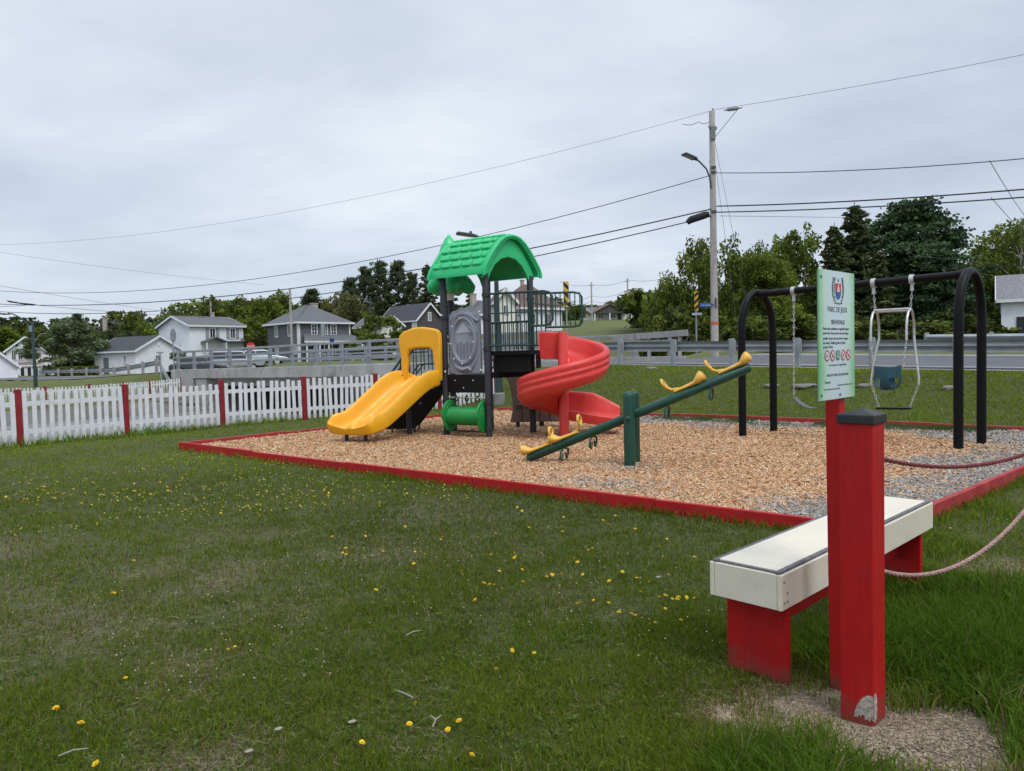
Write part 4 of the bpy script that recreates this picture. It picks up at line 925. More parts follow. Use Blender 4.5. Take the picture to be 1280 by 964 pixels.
cre.scale = (.82,1,.82); cre.location = (cx*.18, 0, cz*.18)
for x, z in ((-.165,PZ+.022),(.02,PZ+.016),(-.162,PZ+PH-.03)): MB().lathe([(.006,0),(.006,.003),(.003,.0045)], (x,-.003,z), 8, Matrix.Rotation(math.pi/2, 3, 'X')).build('screw', M_ink, sp_, local=True)
# ------------------------------------------------------------------ utility poles, street lamps, wires
def lamp_head(parent, p, d, L=.62, w=.26, name='lamp_head', m=None):
    d = Vector(d).normalized(); s_ = d.cross(V(0,0,1)).normalized(); u = s_.cross(d)
    M = Matrix((d, s_, u)).transposed(); o = MB().box(p+d*L*.55, (L*.8,w,.075), M).box(p+d*L*.12, (L*.25,w*.45,.07), M).build(name, m or M_lamp, parent, bevel=.02)
    MB().box(p+d*L*.58-u*.042, (L*.55,w*.75,.01), M).build('lens', M_lens, o); MB().lathe([(.04,0),(.04,.06),(.03,.08)], p+d*L*.3+V(0,0,.03), 10).build('photocell', m or M_lamp, o, smooth=60); return o
M_lamp = mat('lamp_dark_grey', (.06,.065,.07), .5, .15, 6); M_lens = mat('lamp_lens', (.30,.32,.26), .3, .1)
M_lamppole = mat('lamp_post_green_black', (.022,.045,.045), .45, .15, 5)
M_porc = mat('grey_porcelain', (.25,.26,.28), .35, .1)
pb = at(893.5,428,30.6); pz = gz(pb.x, pb.y); ztop = at(893.5,139,30.6).z
up = thing('utility_pole', 'tall weathered grey utility pole with orange band, street lamp and cables', 'utility pole', (pb.x,pb.y,pz))
P0 = V(pb.x,pb.y,0)
def zpx(y): return at(893.5,y,30.6).z
MB().lathe([(.165,pz-.5),(.15,3),(.135,6),(.115,ztop-.02),(.10,ztop)], P0, 16).build('shaft', M_polewood, up, smooth=50)
MB().lathe([(.163,zpx(406)),(.164,zpx(405.8)),(.163,zpx(402.2)),(.162,zpx(402))], P0, 20).build('orange_band', mat('orange_band', (.52,.12,.06), .6, .15, 9, dirt=(.4,.3,.26), dscale=8, damt=.5), up, smooth=60)
arm = MB().tube([P0+V(-.1,-.1,zpx(236)), P0+V(-.16,-.12,zpx(222)), P0+V(-.3,-.16,zpx(212)), P0+V(-.62,-.25,zpx(203)), P0+V(-.76,-.3,zpx(201))], .035, 8).build('lamp_arm', M_lamp, up, smooth=60)
lamp_head(arm, P0+V(-.70,-.28,zpx(201.5)), V(-.9,-.35,.28), .72, .34)
mb = MB()
for y, dx in ((160,-.13),(162,.12),(172,0)): mb.lathe([(.03,0),(.06,.03),(.04,.07),(.06,.1),(.03,.14)], P0+V(dx,-.12,zpx(y)-.05), 10)
mb.lathe([(.03,0),(.07,.03),(.04,.07),(.05,.12)], P0+V(.05,0,ztop-.02), 10)
mb.build('insulators', M_porc, up, smooth=60)
MB().box(P0+V(0,-.09,zpx(167)), (.20,.16,.55)).build('bracket', mat('dull_grey_bracket', (.18,.19,.2), .6, .1), up, bevel=.02)
MB().tube([P0+V(-1.0,.35,zpx(276)), P0+V(-.85,.3,zpx(272.5)), P0+V(-.3,.1,zpx(268)), P0+V(-.14,.05,zpx(267))], [.10,.15,.15,.10], 12).build('splice_case', M_wire, up, smooth=50)
mb = MB()
for y in (210,216,265,): mb.box(P0+V(0,-.13,zpx(y)), (.2,.06,.09))
mb.build('clamps', M_lamp, up)
MB().box(P0+V(.02,-.17,zpx(379)), (.06,.05,.4)).build('conduit_box', M_lamp, up, bevel=.01)
# blue street name plate on the pole
snp = P0+V(-.40,-.17,zpx(381.5))
snr = thing('street_name_sign', 'small blue street name plate with white lettering fixed to the utility pole', 'street sign', snp)
o = MB().box(snp, (.50,.02,.17)).build('name_plate', mat('sign_blue', (.01,.085,.30), .4, .05), snr, bevel=.003)
MB().bar(snp+V(.24,0,0), snp+V(.34,.06,0), .05, .05).build('bracket', M_lamp, snr)
text('Rte du Village', 0, 0, .07, M_pw, o, y=-.0105); o.children[0].location = snp-snp+V(0.02,-.0115,-.005)
# cables
def cable(name, label, pts, r, sag=0.0, m=None, n=26, root=None):
    P = [Vector(p) for p in pts]; out_ = []
    for i in range(len(P)-1):
        for k in range(n): t = k/n; q = P[i].lerp(P[i+1], t); q.z -= sag*4*t*(1-t); out_.append(q)
    out_.append(P[-1]); o = MB().tube(out_, r, 6).build(name, m or M_wire, smooth=60, loc=P[0]); return tag(o, label, 'power line')
LP = V(-45.5,58.5,0); RP = V(34.5,12.2,0)                       # next poles, out of the picture on both sides
def pole_at(p, label, h, r=.15):
    z = gz(p.x, p.y); u = thing('utility_pole', label, 'utility pole', (p.x,p.y,z)); MB().lathe([(r,-.5),(r*.85,h*.6),(r*.7,h)], (p.x,p.y,z), 12).build('shaft', M_polewood, u, smooth=50)
    return u
u2 = pole_at(LP, 'utility pole carrying the left ends of the long cables', 11.2); u3 = pole_at(RP, 'utility pole carrying the right ends of the long cables', 11.2)
def seg_fit(side, px, py, za, zb_):                          # sag that brings the span through photo point px,py
    end = LP if side == 'L' else RP; a = P0; lo_, hi_ = 0.0, 1.0
    for _ in range(50):
        m_ = (lo_+hi_)/2; q = a.lerp(end, m_); d = V(q.x,q.y,za)-Vector((0,0,EYE)); x = 640+FPX*d.dot(_r)/d.dot(_f)
        if (x > px) == (side == 'L'): lo_ = m_
        else: hi_ = m_
    q = a.lerp(end, lo_); zt = at(px, py, q.y).z; zl = za+(zb_-za)*lo_; return max(0.0, (zl-zt)/(4*lo_*(1-lo_)))
def span(label, y0, endz, side, px, py, r, m=None, endy=None):
    za = zpx(y0); end = LP if side == 'L' else RP
    return cable('power_line', label, [V(P0.x+(-.12 if side == 'L' else .12),P0.y-.1,za), V(end.x,end.y,endz)], r, seg_fit(side, px, py, za, endz), m)
def endz_for(side, px, py, sagish=.35):
    end = LP if side == 'L' else RP
    return None
for lab, y0, sd_, ez, fx, fy, r, m in (
    ('thin topmost wire running left from the pole top', 140, 'L', 11.3, 400, 258, .007, M_thinwire), ('thin topmost wire rising right from the pole top', 138, 'R', 11.9, 1100, 103, .008, M_thinwire),
    ('single cable left of the pole at street lamp height', 220, 'L', 8.2, 500, 318, .016, M_wire), ('single cable right of the pole at street lamp height', 217, 'R', 8.6, 1100, 212, .016, M_wire),
    ('upper of the two thick cables left of the pole', 262, 'L', 7.0, 450, 349, .026, M_wire), ('upper of the two thick cables right of the pole', 258.5, 'R', 7.0, 1100, 250, .026, M_wire),
    ('lower of the two thick cables left of the pole', 271, 'L', 6.5, 450, 361, .022, M_wire), ('lower of the two thick cables right of the pole', 266, 'R', 6.5, 1100, 258.5, .024, M_wire)):
    span(lab, y0, ez, sd_, fx, fy, r, m)
cable('power_line', 'short slack loop of wire at the left of the pole top', [P0+V(-1.1,.5,zpx(150)+.02), P0+V(-.5,.2,zpx(150)), P0+V(-.1,0,zpx(152))], .012, .08, M_thinwire, 10)
cable('power_line', 'short slanting wire from pole top fuse down to the pole', [at(922,137,30.0), P0+V(.1,0,zpx(172))], .011, .0, M_thinwire, 8)
fz = thing('line_fuse', 'grey fuse link hung in the wire just right of the pole top', 'fuse', at(914,137,30.1)); MB().tube([at(905,138.3,30.2), at(908,137.5,30.2), at(910,137,30.2), at(921,135.7,30.0), at(924,135.3,30.0), at(928,134.8,30.0)], [.02,.03,.075,.075,.03,.02], 10).build('fuse_body', M_porc, fz, smooth=60)
for lab, y0, xe, ye, r in (('left one of the thin guy wires slanting down right of the pole', 200, 926, 425, .007), ('right one of the thin guy wires slanting down right of the pole', 176, 946, 425, .007)):
    e_ = at(xe, ye, 33); cable('guy_wire', lab, [P0+V(.1,0,zpx(y0)), V(e_.x,e_.y,gz(e_.x,e_.y))], r, 0, M_thinwire, 2)
cable('power_line', 'service wire dropping steeply from the cables at the far right', [at(1237,201,26.5), at(1290,282,36)], .012, .1)
cable('power_line', 'second service wire falling to the right edge below the thick cables', [at(1239,247,26.5), at(1300,310,42)], .012, .1)
cable('power_line', 'thin wire over the dark pine towards the white garage', [at(900,270,30.5), at(1060,272,40), at(1145,320,46), at(1248,330,47)], .010, .0, M_thinwire, 4)
cable('power_line', 'thin cable crossing low behind the lamp post at the far left', [at(-60,384,58), at(40,381,62), at(255,397,85)], .018, .1)
cable('power_line', 'thin high wire slanting over the left treetops', [at(-60,306,70), at(330,356,88)], .012, .3, M_thinwire)
cable('power_line', 'faint low wire sagging towards the grey house roof', [at(-60,347,58), at(300,402,90)], .014, .2, M_thinwire)
sc_ = thing('cable_splice', 'dark cable splice case hanging on the wires at the far left', 'cable splice', at(22,378,57)); MB().tube([at(8,376,57), at(12,377,57), at(24,379,57), at(40,381,57), at(45,381,57)], [.02,.07,.05,.08,.03], 10).build('case_body', M_wire, sc_, smooth=60)
# far thin poles
for px, yb, yt, Yd, lab in ((365,436,361,82,'thin pale pole in front of the grey hip roofed house'), (465,440,372,90,'dark wooden pole in front of the dark slate roofed house'), (740,398,353,140,'distant pole left of the bungalow on the hill'), (785,396,348,135,'distant pole in front of the bungalow on the hill'), (264,400,377,118,'pale pole behind the white two storey house')):
    b = at(px, yb, Yd); t_ = at(px, yt, Yd); z0 = min(b.z, gz(b.x, b.y)); u = thing('utility_pole', lab, 'utility pole', (b.x,b.y,z0))
    mb = MB().lathe([(.15,-.4),(.12,t_.z-z0)], (b.x,b.y,z0), 10); o = mb.build('shaft', M_polewood if px != 465 else M_lamppole, u, smooth=50)
    MB().box((b.x,b.y,t_.z-.6), (.9 if px > 700 else .4,.08,.1)).build('crossarm', M_polewood, u)
cable('power_line', 'upper distant wire between the two poles by the bungalow', [at(700,352,142), at(740,356,140), at(785,350,135), at(840,345,120)], .03, .5, M_thinwire, 8)
cable('power_line', 'middle distant wire between the two poles by the bungalow', [at(690,376,142), at(740,370,140), at(785,362,135), at(840,358,120)], .03, .7, M_thinwire, 8)
cable('power_line', 'lowest distant wire between the two poles by the bungalow', [at(690,383,142), at(740,376,140), at(785,370,135), at(840,368,120)], .03, .8, M_thinwire, 8)
# lamp behind the play tower
lb = V(-.37,20.9,0); lz = gz(lb.x, lb.y); zl_ = at(600,299,20.9).z
sl_ = thing('street_lamp', 'dark green street lamp on concrete base behind the play tower roof', 'street lamp', (lb.x,lb.y,lz))
MB().lathe([(.17,lz-.4),(.16,lz+.30),(.13,lz+.33)], lb, 14).build('concrete_base', mat('lamp_base_concrete', (.22,.215,.205), .9, .25, 6, bump=.4), sl_, smooth=40)
MB().lathe([(.13,lz+.3),(.10,lz+.5),(.075,2.6),(.05,zl_-.25)], lb, 14).build('lamp_post', M_lamppole, sl_, smooth=50)
ar = MB().tube([lb+V(0,0,zl_-.9), lb+V(-.05,-.02,zl_-.35), lb+V(-.2,-.06,zl_-.1), lb+V(-.45,-.12,zl_+.04), lb+V(-.55,-.15,zl_+.06)], .032, 8).build('lamp_arm', M_lamppole, sl_, smooth=60)
lamp_head(ar, lb+V(-.5,-.14,zl_+.065), V(-.95,-.25,.12), .62, .24)
# lamp at the left
q0 = at(45,490,52); q1 = at(41.5,402,52); lz = gz(q0.x, q0.y); zt = q1.z
ll = thing('street_lamp', 'dark street lamp with curved double arm standing on the left lawn', 'street lamp', (q0.x,q0.y,lz))
MB().lathe([(.14,lz-.3),(.11,lz+1),(.09,zt-.15),(.03,zt)], V(q0.x,q0.y,0), 12).build('lamp_post', M_lamppole, ll, smooth=50)
ar = MB().tube([V(q0.x,q0.y,zt-.8), at(34,405,52), at(25,397,52), at(16,392.5,52), at(10,392,52)], .045, 8).build('lamp_arm', M_lamppole, ll, smooth=60); lamp_head(ar, at(14,392.5,52), V(-1,0,-.02), .62, .25)
ar = MB().tube([V(q0.x,q0.y,zt-1.5), at(50,418,52), at(58,417,52)], .03, 8).build('lamp_arm', M_galv, ll, smooth=60)
MB().box(at(38,411,51.8), (.22,.05,.42)).build('small_banner', mat('banner_blue_grey', (.20,.26,.33), .6, .1), ll)
l2 = at(-16,480,50); l3 = thing('street_lamp', 'street lamp just beyond the left edge with its arm reaching in', 'street lamp', (l2.x,l2.y,gz(l2.x,l2.y)))
MB().lathe([(.14,-.3),(.09,at(-16,396,50).z)], (l2.x,l2.y,0), 12).build('lamp_post', M_lamppole, l3, smooth=50); ar = MB().tube([at(-16,398,50), at(-8,394,50), at(-2,393,50)], .04, 8).build('lamp_arm', M_lamppole, l3); lamp_head(ar, at(-3,392.5,50), V(1,0,0), .5, .25)

# ------------------------------------------------------------------ road signs
M_hy = mat('hazard_yellow', (.68,.42,.015), .4, .05); M_hb = mat('hazard_black', (.012,.012,.012), .5, .05)
def hazard(px, ytop, ybot, ybase, Yd, w, label, tilt=1, extra=False):
    t_ = at(px, ytop, Yd); b = at(px, ybot, Yd); z0 = gz(b.x, b.y); h = t_.z-b.z
    r = thing('hazard_marker', label, 'road sign', (b.x,b.y,z0)); MB().tube([(b.x,b.y+.05,z0-.3),(b.x,b.y+.05,t_.z)], .035, 8).build('sign_post', M_galv, r, smooth=60)
    o = MB().box((b.x,b.y,(t_.z+b.z)/2), (w,.02,h)).build('marker_board', M_hy, r, bevel=.003); mb = MB(); n = 3
    for k in range(-1, n+1):                                # diagonal stripes clipped to the board
        zc = b.z+h*(k+.5)/n; s_ = w*1.0*tilt; th = h/n*.5
        poly = [(-w/2, zc-s_/2-th/2), (w/2, zc+s_/2-th/2), (w/2, zc+s_/2+th/2), (-w/2, zc-s_/2+th/2)]
        poly = [(x, min(max(z, b.z+.002), t_.z-.002)) for x, z in poly]
        if max(z for _, z in poly)-min(z for _, z in poly) > .05: mb.prism(poly, (b.x,b.y-.012,0), FX, FZ, .003)
    mb.build('stripes', M_hb, o)
    if extra: MB().box((b.x+.02,b.y-.01,b.z-.14), (.42,.02,.10)).build('blank_plate', mat('pale_plate', (.45,.5,.54), .5, .05), r)
hazard(708, 352, 384, 440, 26.2, .19, 'yellow and black striped hazard marker rising behind the tower barrier rail', -1)
hazard(870.5, 364, 388.5, 430, 31.5, .16, 'yellow and black striped hazard marker beside the utility pole', 1, True)
def octa(r): return [(r*math.cos(math.pi/8+k*math.pi/4), r*math.sin(math.pi/8+k*math.pi/4)) for k in range(8)]
sb = at(216,425,43); z0 = gz(sb.x, sb.y); r = thing('road_sign', 'grey back of an octagonal road sign on a post at the bridge end', 'road sign', (sb.x,sb.y,z0))
MB().tube([(sb.x,sb.y,z0-.3),(sb.x,sb.y,at(216,411,43).z)], .04, 8).build('sign_post', M_galv, r, smooth=60); MB().prism(octa(.42), (sb.x+.0,sb.y+.06,at(216,419.5,43).z), V(-.02,.99,0), FZ, .012).build('sign_plate', M_galv, r)
sb = at(313.5,433,60); z0 = gz(sb.x, sb.y); r = thing('stop_sign', 'red octagonal stop sign behind the bridge railing near the parked cars', 'stop sign', (sb.x,sb.y,z0))
MB().tube([(sb.x,sb.y+.06,z0-.3),(sb.x,sb.y+.06,sb.z+.3)], .04, 8).build('sign_post', M_galv, r, smooth=60)
o = MB().prism(octa(.36), (sb.x,sb.y,sb.z), FX, FZ, .012).build('sign_plate', mat('stop_red', (.55,.02,.03), .4, .05), r)
tx = text('ARRÊT', 0, 0, .22, M_pw, o); tx.location = (0,-.011,sb.z-z0) ; 
sb = at(200,441,42); z0 = gz(sb.x, sb.y); r = thing('road_sign', 'small grey blade sign on a short post beside the left guardrail', 'road sign', (sb.x,sb.y,z0))
MB().tube([(sb.x,sb.y,z0-.3),(sb.x,sb.y,sb.z)], .05, 8).build('sign_post', M_galv, r, smooth=60); MB().box((sb.x,sb.y,sb.z), (.38,.04,.1)).build('sign_plate', M_galv, r)
sb = at(405,413,66); z0 = gz(sb.x, sb.y); r = thing('road_sign', 'grey back of a tall narrow sign in front of the grey hip roofed house', 'road sign', (sb.x,sb.y,z0))
MB().tube([(sb.x,sb.y,z0-.3),(sb.x,sb.y,sb.z+.4)], .04, 8).build('sign_post', M_galv, r, smooth=60); MB().box((sb.x-.1,sb.y-.05,sb.z), (.34,.02,1.1)).build('sign_plate', mat('sign_back_grey', (.28,.30,.31), .5, .05), r)
sb = at(415,426,66); z0 = gz(sb.x, sb.y); r = thing('road_sign', 'small square dark blue sign above the bridge railing', 'road sign', (sb.x,sb.y,z0))
MB().tube([(sb.x,sb.y,z0-.3),(sb.x,sb.y,sb.z)], .04, 8).build('sign_post', M_galv, r, smooth=60); MB().box((sb.x,sb.y-.05,sb.z), (.42,.02,.42)).build('sign_plate', mat('deep_blue_sign', (.015,.03,.17), .4, .05), r)
sb = at(618,472,22.6); z0 = gz(sb.x, sb.y); r = thing('warning_board', 'small red board with pale marks on the fence behind the tower', 'sign', (sb.x,sb.y,z0))
MB().bar((sb.x,sb.y,z0-.2), (sb.x,sb.y,sb.z+.3), .1, .1).build('board_post', M_redfence, r); o = MB().box((sb.x,sb.y-.07,sb.z), (.3,.02,.45)).build('board', mat('dull_red_board', (.36,.05,.04), .5, .1), r)
mb = MB(); mb.box((sb.x+.02,sb.y-.082,sb.z+.1), (.16,.004,.05)); mb.box((sb.x+.02,sb.y-.082,sb.z-.02), (.16,.004,.05)); mb.build('pale_marks', M_cream, o)
mk = at(783,424,23.7)
# ------------------------------------------------------------------ parked cars
def car(label, p, rz, L, H, m, suv):
    r = thing('parked_car', label, 'car', p, rz); Wd = 1.8
    if suv: pr_ = [(-L/2,.45),(-L/2,.95),(-L/2+.12,1.05),(L/2-.95,1.05),(L/2-.1,.92),(L/2,.75),(L/2,.45)]; gr = [(-L/2+.10,1.04),(-L/2+.35,H-.08),(-L/2+.7,H),(.35,H),(.75,H-.06),(L/2-1.15,1.04)]
    else: pr_ = [(-L/2,.40),(-L/2,.82),(-L/2+.2,.92),(L/2-1.0,.90),(L/2-.15,.75),(L/2,.6),(L/2,.40)]; gr = [(-L/2+.35,.90),(-L/2+.95,H-.05),(-L/2+1.3,H),(.25,H),(.55,H-.06),(L/2-1.25,.88)]
    def lo_(poly, w0, w1, z0, z1):
        f_ = lambda z: w0+(w1-w0)*min(1, max(0, (z-z0)/(z1-z0)))
        return [[V(x, -s_*f_(z)/2, z) for x, z in poly] for s_ in (1, .9, -.9, -1)]
    b_ = MB().loft(lo_(pr_, Wd, Wd*.96, .4, 1.0)).build('body', m, r, local=True, bevel=.06, seg=3, smooth=40)
    MB().loft(lo_(gr, Wd*.92, Wd*.72, .9, H)).build('cabin', m, b_, local=True, bevel=.05, seg=3, smooth=40)
    cx = sum(x for x, z in gr)/len(gr)
    for s_ in (-1, 1):
        f_ = lambda z: (Wd*.92+(Wd*.72-Wd*.92)*(z-.9)/(H-.9))/2+.006
        for x0, x1 in ((gr[0][0]+.25, cx-.05), (cx+.02, gr[-1][0]-.22)):
            mb = MB(); t_ = [(x0 if x0 > gr[1][0]-.3 else x0, gr[0][1]+.08), (x1, gr[0][1]+.08), (min(x1, gr[4][0]-.02), H-.12), (max(x0, gr[1][0]+.1), H-.12)]
            q = [V(x, s_*f_(z), z) for x, z in t_]; mb.add(q+[p_-V(0,s_*.02,0) for p_ in q], [(0,1,2,3),(7,6,5,4),(0,4,5,1),(1,5,6,2),(2,6,7,3),(3,7,4,0)]); mb.build('side_window', M_glass, b_, local=True)
    for (xa, za), (xb, zb_), nm in ((gr[0], gr[1], 'rear_window'), (gr[-1], gr[-2], 'windscreen')):
        sgn = -1 if nm == 'rear_window' else 1; w0, w1 = .72, .58
        q = [V(xa+sgn*.012,-w0,za+.06), V(xa+sgn*.012,w0,za+.06), V(xb+sgn*.03,w1,zb_-.04), V(xb+sgn*.03,-w1,zb_-.04)]
        MB().add(q+[p_-V(sgn*.02,0,0) for p_ in q], [(0,1,2,3),(7,6,5,4),(0,4,5,1),(1,5,6,2),(2,6,7,3),(3,7,4,0)]).build(nm, M_glass, b_, local=True)
    for x in (-L/2+.85, L/2-.85):
        for s_ in (-1, 1):
            M = Matrix.Rotation(math.pi/2, 3, 'X'); w_ = MB().lathe([(.2,-.1),(.33,-.1),(.34,-.05),(.34,.05),(.33,.1),(.2,.1)], (x,s_*.82,.33), 22, M).build('wheel', M_blackmetal, r, local=True, smooth=40)
            MB().lathe([(.02,-.11),(.21,-.105),(.21,.105),(.02,.11)], (x,s_*.82,.33), 18, M).build('rim', M_chrome, w_, local=True, smooth=40)
    for s_ in (-1, 1):
        MB().box((L/2-.04,s_*.66,.72 if suv else .62), (.1,.32,.14)).build('headlight', M_pw, r, local=True, bevel=.02); MB().box((-L/2+.01,s_*.72,.85 if suv else .72), (.06,.2,.22)).build('tail_light', M_prohib, r, local=True, bevel=.02)
for label, px, Yd, rz, L, H, m, suv in (('silver grey sport utility vehicle parked behind the bridge railing', 294, 62, .25, 4.7, 1.75, mat('car_silver', (.33,.36,.38), .3, .04, 3, metal=.5, coat=.5), True), ('low pale silver car parked right of the silver sport utility vehicle', 327, 64, .25, 4.4, 1.42, mat('car_pale', (.46,.49,.52), .3, .04, 3, metal=.4, coat=.5), False), ('dark car parked left of the silver sport utility vehicle', 250, 60, .25, 4.4, 1.45, mat('car_dark', (.03,.034,.04), .3, .04, 3, metal=.3, coat=.5), False)):
    x = at(px, 455, Yd).x; car(label, (x, Yd, gz(x, Yd)), rz, L, H, m, suv)
# ------------------------------------------------------------------ houses
S_white = siding('white_siding', (.72,.74,.78)); S_cream = siding('cream_siding', (.66,.65,.58)); S_grey = siding('grey_siding', (.115,.115,.122), .12); S_dark = shingle('dark_shingle_wall', (.085,.075,.072), .25)
R_dark = shingle('dark_slate_roof', (.055,.057,.066)); R_grey = shingle('grey_shingle_roof', (.125,.128,.138)); R_brown = shingle('brown_shingle_roof', (.16,.105,.09)); R_pale = shingle('pale_grey_roof', (.21,.21,.22), .5)
M_brick = mat('pale_chimney_brick', (.42,.37,.33), .9, .2, 6, bump=.4)
def house(name, label, K, yaw, L, W, he, hr, ridge, wm, rm, wins=(), doors=(), chim=(), over=.3, cat='house', trimm=None):
    # local frame: corner K nearest the viewer, +x along the right wall, +y along the left wall
    K = Vector(K); r = thing(name, label, cat, (K.x,K.y,K.z), yaw); sk = 1.6
    def wallp():
        if ridge == 'x': return [[V(x,0,-sk), V(x,0,he), V(x,W/2,hr-.02), V(x,W,he), V(x,W,-sk)] for x in (0, L)]
        if ridge == 'y': return [[V(0,y,-sk), V(0,y,he), V(L/2,y,hr-.02), V(L,y,he), V(L,y,-sk)] for y in (0, W)]
        return [[V(0,0,z), V(L,0,z), V(L,W,z), V(0,W,z)] for z in (-sk, he)]
    wl = MB().loft(wallp()).build('wall', wm, r, local=True)
    t = .16; roofs = []
    if ridge in 'xy':
        X = (lambda a, b, z: V(a, b, z)) if ridge == 'x' else (lambda a, b, z: V(b, a, z)); A_ = L if ridge == 'x' else W; B_ = W if ridge == 'x' else L
        sl = (hr-he)/(B_/2); ez = he-sl*over
        R = [[X(a,-over,ez), X(a,B_/2,hr), X(a,B_+over,ez), X(a,B_+over,ez+t), X(a,B_/2,hr+t), X(a,-over,ez+t)] for a in (-over, A_+over)]
        rf = MB().loft(R).build('roof', rm, r, local=True)
        mb = MB()
        for a in (-over-.03, A_+over+.03):
            for b0, z0, b1, z1 in ((-over,ez,B_/2,hr),(B_+over,ez,B_/2,hr)): mb.bar(X(a,b0,z0+.03), X(a,b1,z1+.03), .05, .24, up=(0,0,1))
        for b in (-over-.03, B_+over+.03): mb.bar(X(-over,b,ez+.05), X(A_+over,b,ez+.05), .05, .2)
        mb.build('fascia', trimm or M_trimwhite, rf, local=True)
    else:
        o = over; m_ = min(L, W)/2*.92; pts = [V(-o,-o,he),V(L+o,-o,he),V(L+o,W+o,he),V(-o,W+o,he)]; c1 = V(m_,m_,hr) ; c2 = V(L-m_,W-m_,hr)
        if abs(L-W) < .8: c1 = V(L/2-.5,W/2-.3,hr); c2 = V(L/2+.5,W/2+.3,hr)
        mb = MB(); a = [p+V(0,0,.12) for p in pts]; mb.add(pts+a+[c1+V(0,0,.12), c2+V(0,0,.12)], [(3,2,1,0),(0,1,5,4),(1,2,6,5),(2,3,7,6),(3,0,4,7),(4,5,9,8),(5,6,9),(6,7,8,9),(7,4,8)])
        rf = mb.build('roof', rm, r, local=True); mb = MB()
        for p, q in zip(pts, pts[1:]+pts[:1]): mb.bar(p+(p-V(L/2,W/2,he)).normalized()*.02+V(0,0,.04), q+(q-V(L/2,W/2,he)).normalized()*.02+V(0,0,.04), .06, .22)
        mb.build('fascia', trimm or M_trimwhite, rf, local=True)
    def face(f, p, z): return (V(p,0,z), V(1,0,0), V(0,-1,0)) if f == 'R' else (V(0,p,z), V(0,1,0), V(-1,0,0))
    for w in wins:
        f, p, z, ww, hh = w[:5]; kind = w[5] if len(w) > 5 else 'plain'; c, e1, nn = face(f, p, z)
        mb = MB(); fw = .11
        sx = (lambda a, d, b: (a, d, b)) if f == 'R' else (lambda a, d, b: (d, a, b))
        for a, b, s1, s2 in ((0,hh/2,ww+fw,fw),(0,-hh/2,ww+fw,fw),(-ww/2,0,fw,hh-fw),(ww/2,0,fw,hh-fw)): mb.box(c+e1*a+V(0,0,b)+nn*.035, sx(s1,.10,s2))
        if kind != 'bare': mb.box(c+nn*.03, sx(.06,.07,hh-fw))
        if kind == 'grid':
            for b in (-hh/6, hh/6): mb.box(c+V(0,0,b)+nn*.03, sx(ww-fw,.068,.05))
        fr = mb.build('window', M_trimwhite, r, local=True); MB().box(c+nn*.012, sx(ww-.06,.02,hh-.06)).build('pane', M_glass, fr, local=True)
        if kind == 'shutter':
            for s_ in (-1, 1): MB().box(c+e1*(s_*(ww/2+.33))+nn*.03, sx(.42,.05,hh+.1)).build('shutter', mat('grey_shutter', (.27,.29,.31), .6, .1), fr, local=True)
    for f, p, ww, hh, m in doors:
        c, e1, nn = face(f, p, hh/2); sx = (ww,.07,hh) if f == 'R' else (.07,ww,hh); d = MB().box(c+nn*.03, sx).build('door', m, r, local=True, bevel=.01)
        MB().box(c+e1*(ww*.36)+nn*.085, (.05,.05,.12)).build('handle', M_chrome, d, local=True)
    for x, y, z0, z1, w in chim: MB().box((x,y,(z0+z1)/2), (w,w,z1-z0)).box((x,y,z1+.04), (w+.12,w+.12,.1)).build('chimney', M_brick, rf, local=True)
    return r
def K(px, py, Yd): return at(px, py, Yd)
D_ = math.radians
M_dgrey = mat('grey_door', (.16,.18,.2), .5, .1); M_ddark = mat('dark_door', (.018,.02,.026), .5, .15)
h1 = house('house', 'white house with brown roof, star and twin windows under its gable at the far left', K(9,470.5,108), D_(27), 4.9, 7, 3.7, 5.7, 'y', S_white, R_brown, [('R',.95,3.1,.55,1.5),('R',1.75,3.1,.55,1.5)])
MB().prism([((.28 if k % 2 else .12)*math.sin(k*math.pi/5), (.28 if k % 2 else .12)*math.cos(k*math.pi/5)+.0) for k in range(10)], (1.35,-.03,4.55), FX, FZ, .05).build('star', M_ddark, h1, local=True)
house('house', 'small white wing with twin dark windows under a low gable right of the star gable', K(47,469,100), D_(24), 2.5, 5, 1.85, 2.6, 'y', S_white, R_brown, [('R',.85,1.0,.5,.75,'bare'),('R',1.45,1.0,.5,.75,'bare')])
po = house('porch', 'white porch with tall dark windows beside the street lamp at the left', K(24,473.5,96), D_(30), 2.4, 3, 1.65, 2.0, 'x', S_white, R_brown, [('R',.4,.85,.5,1.3,'bare'),('R',1.15,.85,.5,1.3,'bare'),('R',1.95,.85,.42,1.3,'bare')], cat='porch', over=.15)
house('house', 'white building with a plain steep gable cut off by the left edge', K(23,479,80)-V(7.4*math.cos(D_(37)),7.4*math.sin(D_(37)),0), D_(37), 7.4, 8, 1.9, 5.2, 'y', S_white, R_brown)
h2 = house('garage', 'low white garage with black roof and grey door behind the left guardrail', K(170.5,467,88), D_(61), 6.2, 8.2, 2.75, 4.45, 'y', S_white, R_dark, [('R',2.9,1.7,.62,.95),('L',2.0,1.75,.5,1.0)], [('L',5.8,1.0,2.0,M_dgrey)], cat='garage')
MB().box((-.03,4.45,1.0), (.05,.5,1.4)).build('hatch', M_trimwhite, h2, local=True, bevel=.01); MB().lathe([(.02,0),(.26,0),(.26,.04),(.02,.05)], (3.1,-.01,3.5), 18, Matrix.Rotation(math.pi/2,3,'X')).build('gable_vent', M_trimwhite, h2, local=True)
